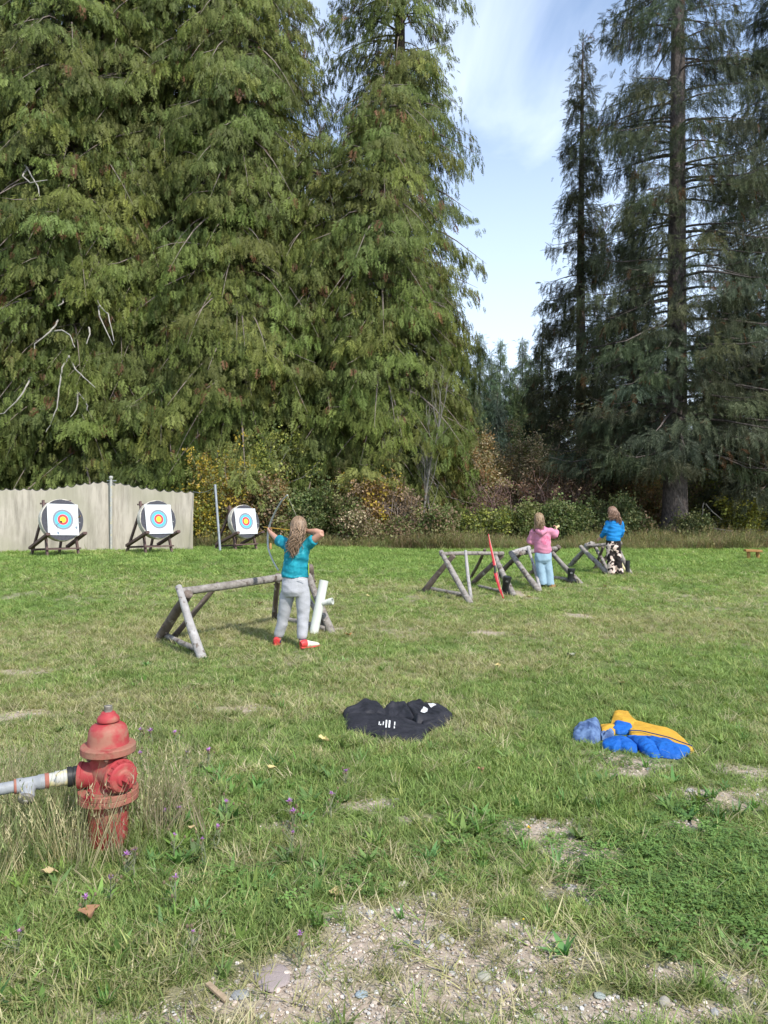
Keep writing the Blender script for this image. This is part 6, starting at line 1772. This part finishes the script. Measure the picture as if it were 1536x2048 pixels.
mb.loft([E(1220.5, 1090), E(1221.5, 1110), E(1222, 1130), E(1223, 1147)], [.088, .080, .072, .074], 16)
mb.loft([E(1232.5, 1090), E(1234, 1110), E(1237, 1130), E(1240, 1148)], [.088, .080, .074, .076], 16)
link('trousers', remesh(mb, 'trousers', M['camo_pants'], .013, 3, (.007, 8, 8), 6), p3)
shoe(p3, fl3 + Vector((.03, -.02, 0)), (-.7, .6), .22, 'tan_shoe', 'tan_shoe', 'tan_shoe'); shoe(p3, fr3 + Vector((.03, -.02, 0)), (-.7, .6), .22, 'tan_shoe', 'tan_shoe', 'tan_shoe')
hair(p3, hc, Vector((-.65, .75, 0)), [(E(1225, 1036, -.11), .028), (E(1221, 1036, -.09), .025), (E(1236, 1040, -.12), .018), (E(1241, 1046, -.08), .014), (E(1242, 1045, -.07), .014)], M['hair_auburn'], 9, n=480, wave=.010, wf=10, spread=.02)

# ------------------------------------------------------------------ fallen leaves, stones, flowers
def leaf_thing(px, py, size_px, label, col, seed, up=.025, cat='leaf'):
    rng = random.Random(seed); c = G(px, py); s = size_px / F * c.y
    mt = mat('dry_leaf', col, tuple(v * .7 for v in col), .7, 30, bump=.3)
    root = tag(link('fallen_leaf', None) if False else None or bpy.data.objects.new('fallen_leaf', None), label, cat, 'fallen leaves on the grass')
    C.objects.link(root); root.location = c; root.matrix_world = Matrix.Translation(c)
    az = rng.uniform(0, 6.28); mb = MB(); nu, nv = 8, 6; vs = []
    lob = rng.uniform(.1, .22)
    for i in range(nu + 1):
        t_ = i / nu; w = (math.sin(math.pi * t_ ** .75) * .42) * (1 + lob * math.sin(t_ * 15))
        for j in range(nv + 1):
            v = j / nv * 2 - 1
            x_, y_ = (t_ - .5) * s, v * w * s
            z_ = up + s * (.22 * abs(v) ** 1.5 * rng.uniform(.7, 1.2) + .12 * math.sin(t_ * 3.1 + seed) + .05 * math.sin(8 * t_ + v * 2))
            vs.append(c + Vector((x_ * math.cos(az) - y_ * math.sin(az), x_ * math.sin(az) + y_ * math.cos(az), z_)))
    mb.add(vs, [(i * (nv + 1) + j, i * (nv + 1) + j + 1, (i + 1) * (nv + 1) + j + 1, (i + 1) * (nv + 1) + j) for i in range(nu) for j in range(nv)])
    build(mb, 'blade', mt, root, fix=False)
    mb = MB(); a_ = c + Vector((-.5 * s * math.cos(az), -.5 * s * math.sin(az), up)); mb.loft([a_, a_ + Vector((-.2 * s * math.cos(az), -.2 * s * math.sin(az), -.01))], [.003, .002], 5); build(mb, 'stalk', mt, root, fix=False)
LY, LB, LO, LT = (.62, .50, .22), (.36, .20, .11), (.52, .25, .09), (.46, .36, .19)
for i, (px, py, sz, lab, col, up) in enumerate([
    (178, 1870, 46, 'large brown curled leaf at the lower left, the biggest fallen leaf', LB, .06),
    (545, 1552, 22, 'yellow fallen leaf nearest below the black jacket', LY, .035),
    (648, 1491, 22, 'yellow fallen leaf just left of the black jacket', LY, .035),
    (673, 1796, 34, 'yellow-brown leaf at the upper edge of the gravel patch', LT, .02),
    (997, 1338, 14, 'small pale leaf in the middle of the meadow above the black jacket', LY, .03),
    (1243, 1373, 16, 'small yellow leaf above the blue jacket', LY, .03),
    (1143, 1317, 22, 'pale grey-green leaf lying flat right of the meadow centre', (.42, .42, .30), .02),
    (697, 1276, 15, 'orange leaf by the right foot of the nearest rack', LO, .03),
    (520, 1211, 13, 'pale leaf under the rail of the nearest rack', LT, .03),
    (383, 1684, 16, 'small upright tan leaf right of the hydrant foot', LT, .06),
    (95, 1776, 28, 'tan crumpled leaf below the tall grass at the left edge', LT, .06),
    (735, 1196, 10, 'tiny pale leaf between the archer in teal and the second rack', LY, .03),
    (1058, 1199, 12, 'pale leaf in front of the rack of the girl in pink', LY, .03),
    (962, 1551, 16, 'brown leaf between the two jackets, on the near side', LB, .03),
    (1210, 1176, 10, 'tiny tan leaf in front of the farthest rack', LT, .03),
    (540, 1328, 9, 'tiny yellow-green leaf below the feet of the archer in teal', (.45, .5, .2), .03),
    (1180, 1614, 20, 'white-edged dry leaf above the dandelion', (.62, .60, .52), .03)]):
    leaf_thing(px, py, sz, lab, col, i, up)
def rock(px, py, wpx, label, col, seed, flat=.5, sx=1.0):
    c = G(px, py); s = wpx / F * c.y
    m_ = mat('stone', col, tuple(v * .72 for v in col), .9, 40, bump=.5, bscale=60)
    me = stone_mesh(seed, m_, 3, flat, 'stone', .22)
    o = link('stone', me); o.location = c + Vector((0, 0, s * flat * .15)); o.scale = (s * sx, s, s); o.rotation_euler = (0, 0, seed * 1.7)
    tag(o, label, 'stone', 'loose stones in front')
for i, a in enumerate([
    (545, 1958, 72, 'large flat pinkish stone at the lower left edge of the gravel', (.40, .33, .31), .13),
    (480, 1998, 30, 'flat grey stone next to the wood chip', (.36, .36, .35), .3),
    (968, 1963, 30, 'pale rounded stone in the lower middle of the gravel', (.46, .44, .36), .55),
    (978, 1988, 22, 'dull stone just below the pale rounded stone', (.40, .35, .30), .5),
    (1328, 2013, 28, 'rounded grey stone near the bottom right corner', (.40, .37, .31), .8),
    (723, 1993, 26, 'bluish flat stone in the lower left gravel', (.38, .45, .48), .35),
    (1200, 1998, 20, 'small greenish flat stone in the lower right gravel', (.42, .46, .42), .35),
    (806, 1778, 24, 'cream stone at the top of the gravel patch', (.58, .52, .42), .6),
    (890, 1882, 32, 'pale flat stone in the centre of the gravel patch', (.50, .46, .41), .4),
    (833, 1890, 18, 'dark slate stone in the centre of the gravel patch', (.14, .15, .17), .5),
    (814, 1891, 18, 'grey stone touching the dark slate stone', (.40, .41, .42), .5),
    (1138, 1777, 28, 'grey flat stone between gravel and clover', (.44, .41, .38), .35),
    (1126, 1810, 18, 'small grey stone below the flat stone beside the clover', (.40, .38, .36), .4),
    (65, 1995, 26, 'pinkish stone half hidden in grass in the bottom left corner', (.50, .40, .33), .7),
    (1078, 2036, 14, 'small tan stone at the bottom edge', (.50, .46, .34), .8),
    (640, 1905, 16, 'cream stone on the left gravel margin', (.52, .46, .38), .6),
    (1176, 1613, 10, 'tiny white stone in the grass below the blue jacket', (.62, .6, .55), .6),
    (1455, 1965, 34, 'flat stone in the grass at the right edge of the gravel', (.46, .42, .38), .3),
    (1380, 1585, 16, 'grey stone on the bare strip right of the blue jacket', (.45, .42, .38), .6),
    (905, 1955, 12, 'small white stone near the pale rounded stone', (.58, .55, .5), .6),
    (1010, 1920, 14, 'small buff stone in the right of the gravel patch', (.5, .43, .35), .6),
    (770, 1955, 14, 'small brown stone left of the gravel centre', (.36, .29, .23), .6)]):
    rock(*a[:5], i + 1, a[5])
wc = G(433, 1992); ch = thing('wood_chip', wc, 'splinter of pale wood lying at the edge of the gravel', 'wood chip')
mb = MB(); mb.beam(wc + Vector((-.035, .03, .02)), wc + Vector((.04, -.035, .008)), .018, .010); build(mb, 'splinter', mat('split_wood', (.36, .27, .18), (.26, .19, .12), .8, 30), ch, smooth=False)
M['petal'] = mat('purple_petal', (.42, .16, .48), (.52, .24, .58), .7, 20, bump=0)
M['stem_green'] = mat('grey_green_stem', (.14, .17, .09), (.20, .20, .12), .8, 20, bump=0)
M['bud'] = mat('brown_bud', (.13, .09, .06), (.17, .14, .07), .8, 20, bump=0)
M['dandelion'] = mat('yellow_petal', (.80, .60, .03), (.80, .48, .02), .7, 20, bump=0)
def knapweed(px, py, seed, label, r_px=7, stem=.16):
    # px, py: the flower head; foot is on the ground below it
    rng = random.Random(seed)
    g = G(px, py + stem * F / G(px, py).y * .8); foot = g; d = foot.y
    head = P(px, py, d); 
    if head.z - foot.z < .04: head = foot + Vector((0, 0, .06))
    root = thing('knapweed', foot, label, 'wildflower', 'purple knapweed flowers')
    mb = MB(); mid = foot.lerp(head, .5) + Vector((rng.uniform(-.02, .02), rng.uniform(-.02, .02), 0))
    mb.loft([foot - Vector((0, 0, .01)), mid, head], [.0028, .0024, .002], 5)
    side = []
    for k in range(3):
        a = foot.lerp(head, rng.uniform(.35, .8)); e = a + Vector((rng.uniform(-.05, .05), rng.uniform(-.05, .05), rng.uniform(.02, .07))); mb.loft([a, a.lerp(e, .5) + Vector((0, 0, -.005)), e], [.002, .0018, .0015], 4); side.append(e)
    build(mb, 'stem', M['stem_green'], root)
    mb = MB()
    for k in range(6):
        a = foot.lerp(head, rng.uniform(.05, .7)); az = rng.uniform(0, 6.28); blade(mb, a, az, rng.uniform(.03, .07), .006, rng.uniform(.6, 1.2), .5, rng, 3)
    build(mb, 'leaves', M['stem_green'], root, fix=False)
    mb = MB(); R_ = r_px / F * d
    mb.ball(head, (R_ * .42, R_ * .42, R_ * .5), seg=8, ring=6)
    for e in side: mb.ball(e, (.006, .006, .008), seg=6, ring=5)
    build(mb, 'buds', M['bud'], root)
    mb = MB()
    for k in range(22):
        az = rng.uniform(0, 6.28); blade(mb, head + Vector((0, 0, R_ * .3)), az, R_ * rng.uniform(.8, 1.25), R_ * .28, rng.uniform(.2, 1.5), .3, rng, 2)
    build(mb, 'flower', M['petal'], root, fix=False)
KN = [(240, 1608, 8, 'in front of the lower hydrant flange'), (253, 1713, 8, 'below the hydrant foot'), (351, 1757, 7, 'lowest of those right of the hydrant'),
      (171, 1797, 7, 'below and left of the hydrant foot'), (38, 1866, 6, 'near the left picture edge, below the tall grass'), (600, 1870, 7, 'beside the left margin of the gravel patch'),
      (579, 1606, 8, 'upper of the close pair in the lower middle grass'), (587, 1625, 7, 'lower of the close pair in the lower middle grass'),
      (330, 1624, 6, 'left of two just right of the hydrant flange'), (358, 1618, 6, 'right of two just right of the hydrant flange'), (349, 1672, 5, 'pale one right of the hydrant foot'),
      (281, 1461, 5, 'behind the hydrant bonnet, leftmost at the back'), (301, 1464, 6, 'behind the hydrant bonnet, second at the back'), (349, 1468, 6, 'furthest right of the row behind the bonnet'),
      (374, 1507, 6, 'alone right of the upper hydrant flange'), (418, 1502, 6, 'alone between the hydrant and the black jacket'), (280, 1508, 5, 'touching the right rim of the upper flange'),
      (435, 1656, 6, 'halfway between the hydrant and the close pair'), (453, 1605, 5, 'pale one left of the close pair'), (586, 1667, 5, 'pale one below the close pair'),
      (663, 1590, 6, 'among grey stems below the black jacket'), (692, 1545, 6, 'highest of those below the black jacket'), (405, 1680, 5, 'small faded one right of the little tan leaf'),
      (270, 1702, 5, 'faded one beside the flower below the hydrant foot'), (221, 1757, 6, 'pale one between the hydrant foot and the big brown leaf'), (386, 1865, 5, 'whitish one in the lower left grass')]
for i, (px, py, r_, lab) in enumerate(KN):
    knapweed(px, py, 40 + i, 'purple knapweed flower ' + lab, r_ * 1.15, .10 + .09 * random.Random(i).random())
def dandelion(px, py, r_px, label):
    c = G(px, py + 6); R_ = r_px / F * c.y; root = thing('dandelion', c, label, 'wildflower', 'yellow dandelions')
    rng = random.Random(int(px)); h = c + Vector((0, 0, .05)); mb = MB(); mb.loft([c, h], [.003, .0025], 5); build(mb, 'stem', M['stem_green'], root)
    mb = MB()
    for k in range(30): blade(mb, h, rng.uniform(0, 6.28), R_ * rng.uniform(.6, 1.1), R_ * .3, rng.uniform(.4, 1.5), .2, rng, 2)
    build(mb, 'flower', M['dandelion'], root, fix=False)
dandelion(1058, 1673, 7, 'brighter yellow dandelion in the grass above the clover')
dandelion(1047, 1863, 4, 'small yellow dandelion at the edge of the gravel')
